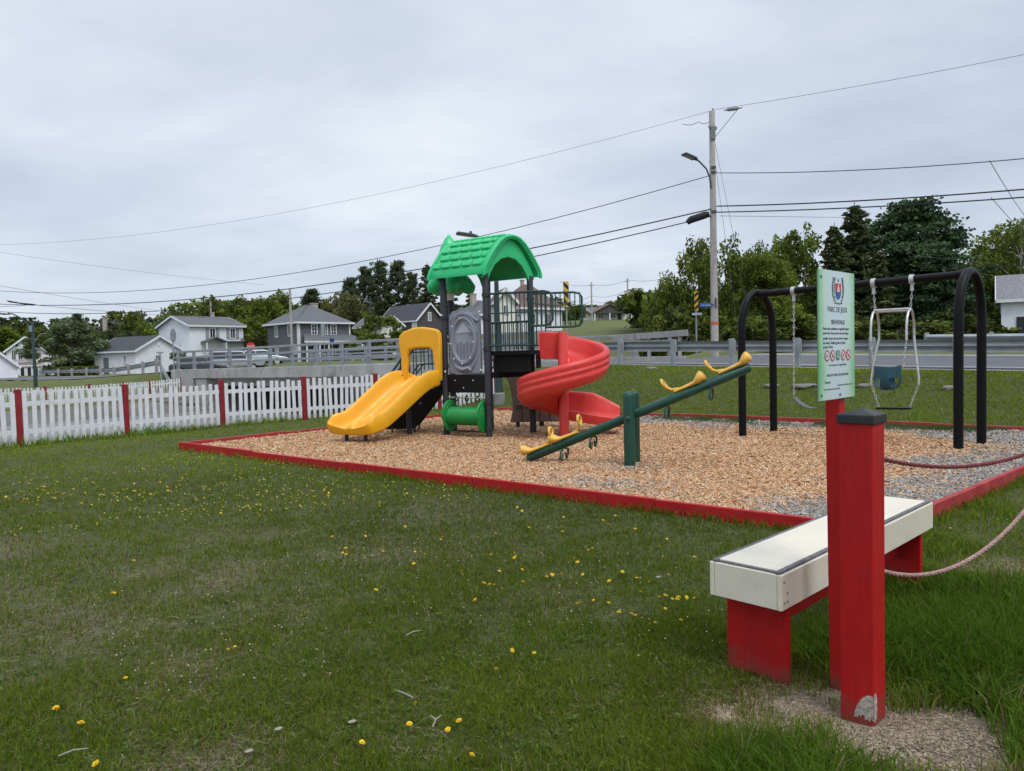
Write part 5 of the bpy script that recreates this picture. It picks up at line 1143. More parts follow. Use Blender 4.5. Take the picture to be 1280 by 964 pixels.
house('cottage', 'dark brown cottage with pale chimney above the black garage roof', K(121,430,125), D_(10), 4.6, 6, 2.0, 3.7, 'y', S_dark, R_dark, [('R',.6,1.55,.55,.9)], (), [(1.6,-.42,-1,4.3,.62)], trimm=S_dark)
house('house', 'grey roofed house mostly hidden between the garage and the two storey house', K(160,428,120), D_(30), 7, 6, .0, .9, 'x', S_white, R_grey)
h3 = house('house', 'white two storey house with grey shutters and a small porch roof', K(238.2,447,92), D_(54), 7.6, 7.2, 4.0, 5.25, 'x', S_white, R_grey, [('R',3.1,3.05,.78,1.3,'shutter'),('R',6.0,3.05,.72,1.3,'shutter')], (), [(5.4,3.4,4.2,5.9,.3)])
o = MB().loft([[V(1.4,y,1.85), V(3.0,y,2.45), V(4.6,y,1.85), V(4.6,y,1.97), V(3.0,y,2.57), V(1.4,y,1.97)] for y in (-1.1,-.02)]).build('porch_roof', R_grey, h3, local=True)
MB().box((6.4,-.5,1.95), (3.4,.95,.12)).build('awning', R_dark, h3, local=True)
for x in (1.7, 4.4): MB().box((x,-.95,.5), (.14,.14,2.7)).build('porch_post', M_trimwhite, h3, local=True)
MB().lathe([(.02,0),(.2,.03),(.36,.12),(.34,.13),(.02,.05)], (7.2,-.25,2.1), 18, Matrix.Rotation(math.pi/2.3,3,'X')).build('satellite_dish', M_galv, h3, local=True, smooth=50)
h4 = house('house', 'grey two storey house with hipped roof and white framed windows', K(374,449,92), D_(46), 7.6, 7.8, 4.5, 7.0, 'hip', S_grey, R_grey, [('R',2.25,3.7,.78,1.3,'grid'),('R',3.9,3.7,.5,1.3,'grid'),('R',5.05,3.7,.78,1.3,'grid'),('L',2.1,3.6,.62,1.35),('L',5.4,3.6,.62,1.35),('L',5.4,1.2,.62,1.1),('L',.9,1.2,.62,1.1)], (), [(5.0,4.4,5.5,7.3,.75)], over=.45)
for p, s_ in (((-.03,.12,1.5),(.05,.24,6.0)),((.12,-.03,1.5),(.24,.05,6.0)),((7.5,-.03,1.5),(.2,.05,6.0))): MB().box(p, s_).build('corner_board', M_trimwhite, h4, local=True)
o = MB().add([V(-.3,-1.9,2.05),V(8.6,-1.9,2.05),V(7.8,-.02,2.95),V(.8,-.02,2.95),V(-.3,-1.9,2.2),V(8.6,-1.9,2.2),V(7.8,-.02,3.1),V(.8,-.02,3.1)], [(3,2,1,0),(4,5,6,7),(0,1,5,4),(1,2,6,5),(2,3,7,6),(3,0,4,7)]).build('porch_roof', R_grey, h4, local=True)
MB().box((4.15,-1.93,2.1), (8.9,.06,.2)).build('porch_fascia', M_trimwhite, o, local=True)
for x in (.1,1.9,3.2,5.2,6.7,8.2): MB().box((x,-1.75,.3), (.16,.16,3.5)).build('porch_post', M_trimwhite, h4, local=True)
mb = MB()
for k in range(28): mb.box((.2+.3*k,-1.78,.75), (.05,.05,.7))
mb.bar((.1,-1.78,1.1),(8.2,-1.78,1.1),.06,.08); mb.build('porch_balustrade', M_trimwhite, h4, local=True)
house('house', 'small white house with a cream gable and twin windows left of the dark slate roof', K(477.5,432,98), D_(44), 3.4, 6.4, 2.7, 3.9, 'y', S_cream, R_grey, [('R',1.35,1.9,.42,.6,'bare'),('R',2.05,1.9,.42,.6,'bare'),('L',4.9,1.5,.7,.8),('L',2.4,1.9,.4,.6)])
h6 = house('house', 'house with long dark slate roof and brown gable behind the yellow slide', K(522,434,106), D_(43), 4.6, 9.6, 4.0, 6.3, 'y', S_dark, R_dark, [('R',2.25,4.4,.5,1.2,'grid'),('R',2.2,2.0,.9,.9)], (), [(3.0,6.2,5.2,6.5,.3)])
MB().box((-.03,.6,2.6), (.06,1.2,2.7)).build('white_corner_panel', M_trimwhite, h6, local=True)
o = MB().loft([[V(1.2,y,1.35),V(2.7,y,2.35),V(4.2,y,1.35),V(4.2,y,1.5),V(2.7,y,2.5),V(1.2,y,1.5)] for y in (-1.0,-.02)]).build('entry_roof', R_dark, h6, local=True)
house('house', 'white house with brown hipped roof seen through the barrier rail of the tower', K(651,416,74), D_(38), 5.6, 4.6, 2.4, 5.0, 'hip', S_white, R_brown, [('R',1.6,1.4,.6,1.1),('R',3.6,1.4,.6,1.1),('L',1.4,1.4,.6,1.1)], (), [(2.2,2.3,4.6,5.5,.3)])
house('cottage', 'pale cottage with small cream gable left of the brown hipped roof', K(620,416,70), D_(12), 2.0, 3.6, 3.0, 4.1, 'y', S_cream, R_brown, [('R',1.0,2.2,.5,.8)])
house('house', 'grey roofed house with a square chimney peeping over the porthole panel', K(590,420,86), D_(30), 4.8, 4.6, 2.4, 4.2, 'hip', S_white, R_grey, (), (), [(1.3,2.0,3.0,5.0,.6)])
h8 = house('bungalow', 'grey roofed bungalow on the grassy hill at the end of the side street', K(741,400,146), D_(12), 10.5, 8, 1.35, 2.6, 'x', S_cream, R_grey, [('R',1.6,.7,1.1,.8),('R',4.2,.7,1.1,.8),('R',7.5,.7,1.1,.8)], [('R',5.6,.8,1.25,M_ddark)])
MB().loft([[V(-.6,y,1.2),V(2.9,y,2.9),V(6.6,y,1.2),V(6.6,y,1.36),V(2.9,y,3.08),V(-.6,y,1.36)] for y in (-2.2,3.5)]).build('front_gable_roof', R_brown, h8, local=True)
MB().loft([[V(-.35,y,1.2),V(2.9,y,2.85),V(6.35,y,1.2)] for y in (-1.9,-1.7)]).build('gable_wall', S_dark, h8, local=True)
for x in (-.2, 2.9, 6.2): MB().box((x,-1.8,.2), (.2,.2,2.1)).build('porch_post', M_trimwhite, h8, local=True)
house('garage', 'white garage with mottled grey roof and dark door at the right edge', K(1251.5,428.5,47), D_(-33), 9.0, 6.5, 2.72, 4.35, 'x', S_white, R_pale, (), [('R',2.15,2.7,1.6,M_ddark)], cat='garage', over=.28)
house('house', 'pale roofed house almost hidden behind the trees at the left', K(52,440,135), D_(20), 5, 6, 1.2, 2.8, 'y', S_white, R_grey)

# ------------------------------------------------------------------ trees
def leafcards(P, size, R, cols, flat=0.0, elong=1.5, droop=None):
    n = len(P); a = R.uniform(0, 2*np.pi, n); z = R.uniform(-1, 1, n)*(1-flat)
    u = np.stack([np.cos(a)*np.sqrt(1-z*z), np.sin(a)*np.sqrt(1-z*z), z], -1)
    if droop is not None: u = droop+u*.55; u /= np.linalg.norm(u, axis=1, keepdims=True)
    q = R.normal(0, 1, (n, 3)); q -= u*(q*u).sum(1, keepdims=True); q /= np.linalg.norm(q, axis=1, keepdims=True)+1e-9
    s = (size*R.uniform(.6, 1.35, n))[:, None]; U = u*s*elong*.5; Q = q*s*.5
    nn = np.cross(u, q)*s*.12
    vs = np.stack([P-U, P-Q*.9+nn, P+U, P+Q*.9+nn], 1); F = np.arange(n)[:, None]*4+np.array([[0,1,2,3]])
    return vs.reshape(-1, 3), F, np.repeat(cols, 4, 0)
def limbs(mb, R, tips, r0, htrunk, crook=.03):
    pts = [(0,0,-.04)]; z = 0
    for k in range(1, 7): z = htrunk*k/6; pts.append((R.normal(0, crook)*k/6, R.normal(0, crook)*k/6, z))
    mb.tube(pts, [r0*1.25]+[r0*(1-.75*k/6) for k in range(1, 7)], 8)
    for tp in tips:
        k = R.uniform(.3, .95); b = Vector(pts[0]).lerp(Vector(pts[-1]), k); b.z = htrunk*k
        t = Vector(tp); m = b.lerp(t, .5)+V(R.normal(0,.02), R.normal(0,.02), .02); mb.tube([b, m, t], [r0*.38, r0*.22, r0*.06], 5)
def make_deciduous(seed, n, leaf, pal, nl=26, wide=1.0, low=.12, openness=.0, lean=0.0, sub=3):
    """unit tree: height 1, radius about .5 * wide; lobes of leaves set unevenly along limbs"""
    R = np.random.RandomState(seed); L = []
    for k in range(nl):
        z = low+(.92-low)*((k+.5)/nl)**.85+R.normal(0, .03); e = math.sin(math.pi*min(1, max(0.03, (z-low*.5)/(1.04-low*.5)))**.8)
        rr = .40*wide*e*R.uniform(.15, 1.05); a = k*2.4+R.normal(0, .5); L.append((rr*math.cos(a)+lean*z, rr*math.sin(a), z))
    L = np.array(L); rad = R.uniform(.07, .15, nl)*(.75+.5*wide*.6)
    # second order clumps round every lobe
    C = []; CR = []; CC = []
    tone = R.uniform(.72, 1.3, nl)
    for k in range(nl):
        for j in range(sub*3):
            d = R.normal(0, 1, 3); d /= np.linalg.norm(d); C.append(L[k]+d*rad[k]*R.uniform(.5, 1.15)*np.array([1,1,.8])); CR.append(rad[k]*R.uniform(.28, .6)); CC.append(tone[k]*R.uniform(.85, 1.18))
    C = np.array(C); CR = np.array(CR); CC = np.array(CC); keep = R.rand(len(C)) > openness; C, CR, CC = C[keep], CR[keep], CC[keep]
    w = CR**2; w /= w.sum(); ci = R.choice(len(C), n, p=w); d = R.normal(0, 1, (n, 3)); d /= np.linalg.norm(d, axis=1, keepdims=True)
    P = C[ci]+d*(CR[ci]*R.uniform(.3, 1.12, n)**.7)[:, None]
    P[:, 2] = np.maximum(P[:, 2], low*.3)
    pal = np.array(pal); cols = pal[R.choice(len(pal), n)]*(CC[ci]*R.uniform(.8, 1.2, n))[:, None]
    vs, F, cc = leafcards(P, leaf, R, cols)
    mb = MB(); limbs(mb, R, L[R.choice(nl, min(nl, 16), replace=False)], .022, .8)
    return mb, (vs, F, cc)
def make_spruce(seed, n, pal, r=.24, whorls=34, top_gap=.0):
    R = np.random.RandomState(seed); P = []; D = []; T = []
    mb = MB(); mb.tube([(0,0,-.04),(0,0,.5),(0,0,1.0)], [.018,.012,.002], 8)
    for k in range(whorls):
        z = .06+.92*(k/whorls)**.95; rr = r*(1-z)**.75*R.uniform(.75, 1.12)+.012; nb = int(5+4*(1-z)); ph = R.uniform(0, 6)
        for j in range(nb):
            a = ph+2*np.pi*j/nb+R.normal(0, .18); ln = rr*R.uniform(.45, 1.25); up = R.uniform(.0, .25)*z-.05
            tip = np.array([ln*np.cos(a), ln*np.sin(a), z-ln*(.34-.5*z)+R.normal(0, .006)]); base = np.array([0,0,z])
            if k % 2 == 0: mb.tube([tuple(base), tuple(base*.5+tip*.5+np.array([0,0,-.008])), tuple(tip)], [.004,.003,.001], 4, caps=False)
            m = max(5, int(n*ln/(whorls*9*r*.55))); t = R.uniform(.08, 1.0, m)**.8; q = base+(tip-base)*t[:, None]; q[:, 2] += ln*.10*t*t
            side = np.array([-np.sin(a), np.cos(a), 0]); wd = ln*.17*(1-t*.8)+.005; q += side*(R.uniform(-1, 1, m)*wd)[:, None]; q[:, 2] -= R.uniform(0, .014, m)
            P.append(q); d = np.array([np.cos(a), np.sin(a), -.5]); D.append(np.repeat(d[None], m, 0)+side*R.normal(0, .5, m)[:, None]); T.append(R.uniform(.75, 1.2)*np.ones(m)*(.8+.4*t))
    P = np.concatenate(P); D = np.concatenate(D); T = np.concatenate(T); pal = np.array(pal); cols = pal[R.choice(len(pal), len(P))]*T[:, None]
    vs, F, cc = leafcards(P, .018, R, cols, elong=2.0, droop=D/np.linalg.norm(D, axis=1, keepdims=True)); return mb, (vs, F, cc)
def make_pine(seed, n, pal, low=.3, wide=.8, leaf=.019):
    """tall conifer with a bare lower trunk and flat dark plates of foliage"""
    R = np.random.RandomState(seed); P = []; T = []; mb = MB(); mb.tube([(0,0,-.04),(.004,0,.5),(0,.004,.97)], [.018,.012,.004], 8); K_ = 84
    for k in range(K_):
        z = low+(.97-low)*(k+.5)/K_; e = math.sin(math.pi*min(.97, .18+.82*(z-low)/(1-low)))**.7; a = k*2.399+R.normal(0, .4); ln = .30*wide*e*R.uniform(.4, 1.1)
        c = np.array([ln*np.cos(a)*.75, ln*np.sin(a)*.75, z+.02]); mb.tube([(0,0,z-.03), tuple(c)], [.006,.002], 4, caps=False)
        for _ in range(4):
            cc = c+R.normal(0, 1, 3)*np.array([.034,.034,.010])*wide; m = n//(K_*4); d = R.normal(0, 1, (m, 3)); P.append(cc+d*np.array([.026,.026,.008])*wide); T.append(np.ones(m)*R.uniform(.65, 1.3))
    P = np.concatenate(P); T = np.concatenate(T); pal = np.array(pal); cols = pal[R.choice(len(pal), len(P))]*T[:, None]; return mb, leafcards(P, leaf, R, cols, elong=1.4)
def tree_data(tup, needle=False, bark=None):
    mb, (vs, F, cc) = tup; a = mb.build('trunk', bark or M_bark, smooth=60); b = np_mesh('crown', vs, F, M_needle if needle else M_leaf, cc); ma, mc = a.data, b.data
    bpy.data.objects.remove(a); bpy.data.objects.remove(b); return ma, mc
G_mid = [(.112,.150,.022),(.138,.172,.026),(.086,.122,.022),(.160,.178,.034)]
G_bright = [(.145,.198,.028),(.180,.220,.034),(.115,.168,.026)]
G_olive = [(.155,.155,.05),(.125,.135,.045),(.18,.17,.07)]
G_dark = [(.064,.090,.036),(.080,.105,.038),(.052,.074,.032)]
G_sprc = [(.066,.092,.038),(.086,.108,.040),(.052,.074,.034),(.115,.118,.046)]
G_greyg = [(.145,.18,.09),(.12,.155,.08),(.165,.195,.10)]
DEC = [tree_data(make_deciduous(20+i, 15000, .020, G_mid, 34, 1.15, .05, .12)) for i in range(3)]
DECB = [tree_data(make_deciduous(30+i, 15000, .020, G_bright, 34, 1.0, .06, .2)) for i in range(2)]
OPEN = [tree_data(make_deciduous(40+i, 3200, .020, G_mid, 24, .85, .2, .35), bark=M_birch) for i in range(2)]
FAR = [tree_data(make_deciduous(50+i, 5500, .034, p, 24, 1.2, .04, .08)) for i, p in enumerate((G_mid, G_bright, G_mid, G_olive, G_greyg))]
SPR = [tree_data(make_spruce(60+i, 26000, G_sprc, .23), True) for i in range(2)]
PIN = [tree_data(make_pine(70+i, 15000, G_dark, .22, 1.0), True) for i in range(3)]
BROADP = [tree_data(make_pine(80, 30000, [(.058,.100,.042),(.076,.118,.048),(.046,.084,.038)], .06, 1.45, .020), True)]
BUSH = [tree_data(make_deciduous(90+i, 4500, .045, p, 16, 1.7, .02, .1)) for i, p in enumerate((G_mid, G_dark+G_mid, G_olive))]
def plant(data, label, px, ytop, Yd, wpx, yb=None, name='tree', cat='tree', group=None, rz=None, full=.56):
    t_ = at(px, ytop, Yd); b = at(px, yb, Yd).z if yb else gz(t_.x, Yd); b = min(b, gz(t_.x, Yd)) if not yb else min(b, gz(t_.x, Yd)+.1)
    h = (t_.z-b); w = wpx*Yd/FPX/full
    r = thing(name, label, cat, (t_.x, Yd, b), random.uniform(0, 6.28) if rz is None else rz, group); r.scale = (w, w, h)
    for nm, me in (('trunk', data[0]), ('crown', data[1])):
        o = bpy.data.objects.new(nm, me); COL.objects.link(o); o.parent = r
    return r
SP_W = .43
# right hand group beyond the road
plant(DEC[0], 'leafy tree with an uneven crown at the left end of the right hand grove', 838, 346, 47, 46)
plant(DEC[1], 'tall mid green tree directly left of the utility pole', 872, 303, 46, 62)
plant(DEC[2], 'broad green tree directly right of the utility pole', 922, 306, 48, 66)
plant(OPEN[0], 'sparse pale stemmed young tree rising between the pole and the spruce', 950, 296, 45, 34)
plant(DECB[0], 'bright green tree left of the tall spruce', 990, 283, 49, 66)
plant(DECB[1], 'yellowish green tree low behind the left swing leg', 965, 322, 44, 70)
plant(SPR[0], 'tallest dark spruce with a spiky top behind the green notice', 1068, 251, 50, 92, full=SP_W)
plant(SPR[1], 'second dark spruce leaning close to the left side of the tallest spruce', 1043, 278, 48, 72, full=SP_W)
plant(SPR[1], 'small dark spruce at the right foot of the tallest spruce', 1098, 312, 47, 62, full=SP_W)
plant(BROADP[0], 'broad blackish green conifer with a rounded top right of the tall spruce', 1140, 256, 53, 112)
plant(BROADP[0], 'lower dark green tree under the rounded conifer beside the right swing arch', 1160, 306, 50, 84)
plant(DEC[0], 'green tree at the right edge behind the white garage', 1262, 282, 60, 92)
plant(DEC[1], 'darker tree left of the white garage', 1232, 322, 62, 56)
plant(OPEN[1], 'thin twiggy tree over the garage roof at the right edge', 1277, 262, 56, 40)
plant(DEC[2], 'green tree in the gap between the right swing arch and the garage', 1200, 352, 66, 70)
for i, (px, yt, Yd, w, d, lab) in enumerate(((1215,388,49,60,1,'brownish thicket left of the white garage'), (1175,392,46,60,1,'dark thicket between the right swing arch legs'), (1120,396,45,70,1,'dark shrub behind the parent child swing'), (1060,396,44,64,1,'dark shrub behind the green notice'),
    (1010,392,43,60,0,'green shrub right of the left swing arch'), (960,396,42,60,1,'dark shrub behind the left swing arch'), (910,392,42,52,0,'green shrub at the foot of the utility pole'), (858,392,43,56,0,'green shrub behind the far hazard marker'), (836,388,44,40,1,'dark shrub beside the side street'))):
    plant(BUSH[d], lab, px, yt, Yd, w, name='shrub', cat='shrub')
# houses' trees, centre
for i, (px, yt, w, d, lab) in enumerate(((437,347,40,0,'left and lowest pine of the tall dark group'), (456,334,36,1,'second pine from the left of the tall dark group'), (474,327,40,2,'middle pine of the tall dark group'), (496,326,42,0,'tallest pine of the dark group'), (514,341,30,1,'right and slimmest pine of the dark group'))):
    plant(PIN[d], lab, px, yt, 132+3*(i % 2), w*.95, name='pine_tree', full=.62)
plant(SPR[0], 'layered dark spruce between the pine group and the green roof', 534, 327, 122, 44, name='spruce_tree', full=SP_W)
plant(SPR[1], 'dark spruce behind the tree shaped topper of the tower', 560, 352, 120, 40, name='spruce_tree', full=SP_W)
plant(SPR[0], 'small dark spruce right of the tree shaped topper', 588, 362, 118, 30, name='spruce_tree', full=SP_W)
plant(FAR[3], 'olive brown tree in front of the pine group', 436, 366, 112, 34); plant(FAR[3], 'second olive tree left of the olive brown tree by the pines', 414, 372, 116, 30)
plant(PIN[2], 'dark pine behind the chimney of the grey hip roofed house', 388, 362, 120, 44, name='pine_tree', full=.62)
plant(FAR[1], 'bright green tree left of the grey hip roofed house', 330, 368, 110, 46); plant(FAR[0], 'green tree above the white two storey house at its right', 300, 374, 116, 44)
plant(FAR[2], 'mid green tree above the roof of the white two storey house', 270, 377, 120, 40); plant(FAR[1], 'tall bright tree beside the thin pale pole', 355, 366, 118, 34); plant(FAR[0], 'green tree tight against the left wall of the grey house', 322, 396, 100, 30)
plant(FAR[4], 'round grey green tree between the left houses and the garage', 86, 402, 92, 60); plant(FAR[0], 'green tree behind the porch houses at the left', 52, 410, 112, 34)
plant(PIN[0], 'dark conifer rising over the tree line above the cottage', 96, 392, 140, 26, name='pine_tree', full=.7); plant(PIN[1], 'dark conifer behind the star gable house', 46, 402, 130, 36, name='pine_tree', full=.75)
plant(FAR[1], 'yellow green rounded tree left of the white two storey house', 190, 404, 112, 34); plant(FAR[2], 'dark rounded tree behind the pale chimney', 158, 396, 125, 40); plant(FAR[4], 'pale green treetop over the garage ridge', 176, 388, 140, 26)
plant(FAR[1], 'bright tree at the far left behind the brown roof', 8, 410, 125, 48)
plant(BUSH[0], 'leafy bush in front of the small white house behind the slide', 467, 392, 88, 34, name='shrub', cat='shrub'); plant(BUSH[0], 'bush left of the bridge railing under the two storey house', 226, 440, 60, 16, name='shrub', cat='shrub')
plant(BUSH[0], 'low bush along the bridge railing behind the yellow slide', 488, 414, 70, 40, name='shrub', cat='shrub')
plant(FAR[2], 'round tree behind the bungalow on the hill', 790, 364, 165, 38, name='tree'); plant(FAR[0], 'low tree left of the bungalow on the hill', 728, 382, 170, 50); plant(FAR[2], 'dark tree behind the barrier rail of the tower', 700, 374, 120, 34); plant(FAR[0], 'tree behind the brown hipped roof', 672, 372, 110, 40)
# clipped hedges at the left
R_h = np.random.RandomState(9)
def hedge(label, a, b, h, w, pal):
    a = Vector(a); b = Vector(b); n = 5200; t = R_h.rand(n); y = R_h.uniform(-1, 1, n); z = R_h.rand(n)**.7; bump = vn(t*20, y*2, 1.2, 3); P = np.stack([a.x+(b.x-a.x)*t, a.y+(b.y-a.y)*t+y*w/2, z*h*(.82+.3*bump)], -1)
    vs, F, cc = leafcards(P, .16, R_h, np.array(pal)[R_h.choice(len(pal), n)]*R_h.uniform(.7, 1.3, n)[:, None]); z0 = min(gz(a.x, a.y), gz(b.x, b.y))
    vs = vs-np.array([a.x, a.y, 0]); return tag(np_mesh('hedge', vs, F, M_leaf, cc, loc=(a.x, a.y, z0-.05)), label, 'hedge')
hedge('long clipped green hedge between the left houses and the garage', at(70,467,86), at(123,466,86), 1.1, 1.2, G_mid); hedge('taller dark hedge behind the clipped green hedge at the left', at(72,462,93), at(122,461,93), 1.9, 1.0, G_dark+G_mid)
# far wood: one mass along the skyline
def wood():
    R = np.random.RandomState(21); V_, F_, C_ = [], [], []; o = 0
    def row(px0, px1, Yd, ytf, n, pals):
        nonlocal o
        for i in range(n):
            px = px0+(px1-px0)*(i+R.uniform(.1,.9))/n; yt = ytf(px)+R.uniform(-3, 7); t_ = at(px, yt, Yd+R.uniform(-8, 8)); z0 = gz(t_.x, t_.y)-1; h = max(2.5, t_.z-z0); w = R.uniform(4.5, 8.5)
            m = 620; k = R.randint(4, 8); C = np.stack([R.normal(0, w*.28, k), R.normal(0, w*.28, k), h*R.uniform(.35, .95, k)], -1); ci = R.choice(k, m); d = R.normal(0, 1, (m, 3)); d /= np.linalg.norm(d, axis=1, keepdims=True)
            P = C[ci]+d*(np.array([w*.34, w*.34, h*.20])*(R.uniform(.4, 1.1, m)[:, None])); P[:, 2] = np.clip(P[:, 2], 0, h); P += np.array([t_.x, t_.y, z0]); pal = np.array(pals[R.randint(len(pals))]); ton = R.uniform(.7, 1.2)
            vs, F, cc = leafcards(P, .62, R, pal[R.choice(len(pal), m)]*(ton*R.uniform(.8, 1.2, m))[:, None]); V_.append(vs); F_.append(F+o); C_.append(cc); o += len(vs)
    row(-260, 250, 150, lambda p: 399 if p < 130 else 394, 54, (G_mid, G_dark, G_mid, G_greyg)); row(220, 430, 140, lambda p: 378, 30, (G_mid, G_bright, G_dark)); row(400, 640, 150, lambda p: 384, 22, (G_dark, G_mid))
    row(620, 800, 240, lambda p: 384, 24, (G_greyg, G_mid)); row(-230, 130, 138, lambda p: 418, 26, (G_mid, G_bright)); row(800, 1500, 75, lambda p: 372 if p < 1230 else 350, 60, (G_mid, G_dark)); row(120, 330, 126, lambda p: 412, 20, (G_mid, G_dark))
    return np.concatenate(V_), np.concatenate(F_), np.concatenate(C_)
v_, f_, c_ = wood(); stuff(np_mesh('far_wood', v_, f_, M_leaf, c_), 'green wood along the skyline behind the houses', 'wood')
# ------------------------------------------------------------------ grass, weeds and flowers
def lawn_ok(x, y):
    t, s = stc(x, y); pad = (t > pt0(s)-.07) & (t < PAD['t1']+.07) & (s > PAD['s0']-.07) & (s < PAD['s1']+.07)
    ok = ~pad & (t < 3.9) & (s < -.5)
    post = (np.hypot(x-1.36, y-2.865) < .095) | (np.hypot(x-2.64, y-3.545) < .095) | (np.hypot(x-sgp.x+.02, y-sgp.y-.03) < .05)
    return ok & ~post
LONG = [(2.3,3.45,.75,.22),(1.75,3.45,.45,.20),(2.9,4.1,.7,.16),(.95,2.45,.42,.16),(1.95,2.75,.55,.16),(2.6,2.8,.8,.13),(.9,2.72,.18,.08),(1.7,2.15,.3,.10),(.55,2.0,.5,.09),(3.0,5.4,.5,.12),(4.2,6.5,.6,.10),(1.62,2.62,.16,.12),(2.5,4.5,.5,.14)]
def blades(n, seed, r0, r1, az0, az1, hs=1.0, ws=1.0, longw=True, rng=None):
    R = np.random.RandomState(seed); az = R.uniform(az0, az1, n); r = np.exp(R.uniform(np.log(r0), np.log(r1), n)); x = r*np.sin(az); y = r*np.cos(az)
    ok = lawn_ok(x, y); t, s = stc(x, y); dm = dirtf(x, y); ok &= R.rand(n) > dm*np.where((x > .8) & (y < 3.4), 1.1, .72)
    tuft = vn(x, y, .22, 12, 3); ok &= R.rand(n) < np.clip(.35+1.1*tuft, 0, 1)
    x, y, r, t, s, dm, tuft = [q[ok] for q in (x, y, r, t, s, dm, tuft)]; m = len(x)
    h = R.uniform(.020, .048, m)*(.55+.9*tuft)*(.8+.5*vn(x, y, 1.3, 14))*hs
    for a, b, rr, hh in LONG: h = np.maximum(h, hh*np.exp(-(((x-a)**2+(y-b)**2)/rr**2)**1.5)*R.uniform(.45, 1.1, m))
    h = np.maximum(h, ss(-6.1,-5.0,s)*R.uniform(.02,.085,m))                    # the rough bank
    fe = np.exp(-((t-3.3)/.35)**2); h = np.maximum(h, fe*R.uniform(.06, .26, m)*(.4+vn(x, y, .8, 5)))
    edge = np.minimum(np.abs(s-PAD['s0']+.1)+50*((t < PAD['t0']-.2) | (t > .3)), np.abs(t-pt0(s)+.12)+50*((s < PAD['s0']-.2))); h = np.maximum(h, np.exp(-(edge/.12)**2)*R.uniform(.03, .11, m))
    w = (.0010+.00034*r)*R.uniform(.55, 1.45, m)*ws*(1+.6*(h > .08)); a = R.uniform(0, 6.283, m); ln = np.abs(R.normal(.55, .3, m)); la = R.uniform(0, 6.283, m)
    z = zfun(x, y); sx = np.cos(a)*w; sy = np.sin(a)*w; lx = np.cos(la)*ln*h; ly = np.sin(la)*ln*h; z0 = z-.006
    vs = np.stack([np.stack([x-sx, y-sy, z0], -1), np.stack([x+sx, y+sy, z0], -1), np.stack([x+sx*.75+lx*.35, y+sy*.75+ly*.35, z+h*.55], -1), np.stack([x-sx*.75+lx*.35, y-sy*.75+ly*.35, z+h*.55], -1), np.stack([x+lx, y+ly, z+h*(.98-.22*np.minimum(ln,1.5))], -1)], 1)
    b = np.arange(m)[:, None, None]*5; F = (np.array([[0,1,2],[0,2,3],[3,2,4]])[None]+b).reshape(-1, 3)
    big = vn(x, y, 2.4, 1)[:, None]; yl = vn(x, y, .8, 22)[:, None]
    c = np.array([.146,.212,.016])*(.66+.72*big)*R.uniform(.72, 1.28, m)[:, None]+np.array([.060,.040,.008])*np.clip(yl-.4, 0, 1)
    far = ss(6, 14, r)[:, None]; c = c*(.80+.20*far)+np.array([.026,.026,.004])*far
    dry = (R.rand(m) < (.035+.5*dm+.15*np.clip(vn(x, y, 1.1, 31)-.5, 0, 1))*np.where(h > .09, .3, 1))[:, None]; c = np.where(dry, np.array([.29,.225,.115])*R.uniform(.55, 1.2, m)[:, None], c)
    lg = (h > .1)[:, None]; c = np.where(lg & ~dry, c*np.array([.70,.88,1.0]), c)
    return vs.reshape(-1, 3), F, np.repeat(c, 5, 0)
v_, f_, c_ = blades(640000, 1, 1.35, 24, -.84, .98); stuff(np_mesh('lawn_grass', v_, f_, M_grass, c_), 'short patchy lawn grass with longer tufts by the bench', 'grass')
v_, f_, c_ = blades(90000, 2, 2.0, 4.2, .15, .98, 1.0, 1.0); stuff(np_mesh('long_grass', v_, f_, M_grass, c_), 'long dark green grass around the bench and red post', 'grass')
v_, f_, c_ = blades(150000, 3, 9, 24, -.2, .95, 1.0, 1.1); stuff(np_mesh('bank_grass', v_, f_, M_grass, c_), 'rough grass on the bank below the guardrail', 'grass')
# a little grass and weed creeping into the gravelly back edge of the play area
def padweed(n, seed):
    R = np.random.RandomState(seed); t = R.uniform(PAD['t0'], -3.2, n); s = PAD['s1']-np.abs(R.normal(0, .38, n)); x = RO.x+RU.x*t+RN.x*s; y = RO.y+RU.y*t+RN.y*s
    ok = (vn(x, y, .6, 40) > .50) & (s < PAD['s1']-.06); x, y = x[ok], y[ok]; m = len(x); h = R.uniform(.03, .10, m); w = .006*R.uniform(.7, 1.3, m); a = R.uniform(0, 6.28, m); lx = R.normal(0, .4, m)*h; ly = R.normal(0, .4, m)*h
    vs = np.stack([np.stack([x-np.cos(a)*w, y-np.sin(a)*w, 0*x+.03], -1), np.stack([x+np.cos(a)*w, y+np.sin(a)*w, 0*x+.03], -1), np.stack([x+lx, y+ly, .04+h], -1)], 1)
    c = np.array([.08,.125,.035])*R.uniform(.7, 1.3, m)[:, None]; return vs.reshape(-1, 3), np.arange(m*3).reshape(-1, 3), np.repeat(c, 3, 0)
v_, f_, c_ = padweed(26000, 4); stuff(np_mesh('weeds', v_, f_, M_grass, c_), 'weeds growing through the chips along the back edging', 'weeds')
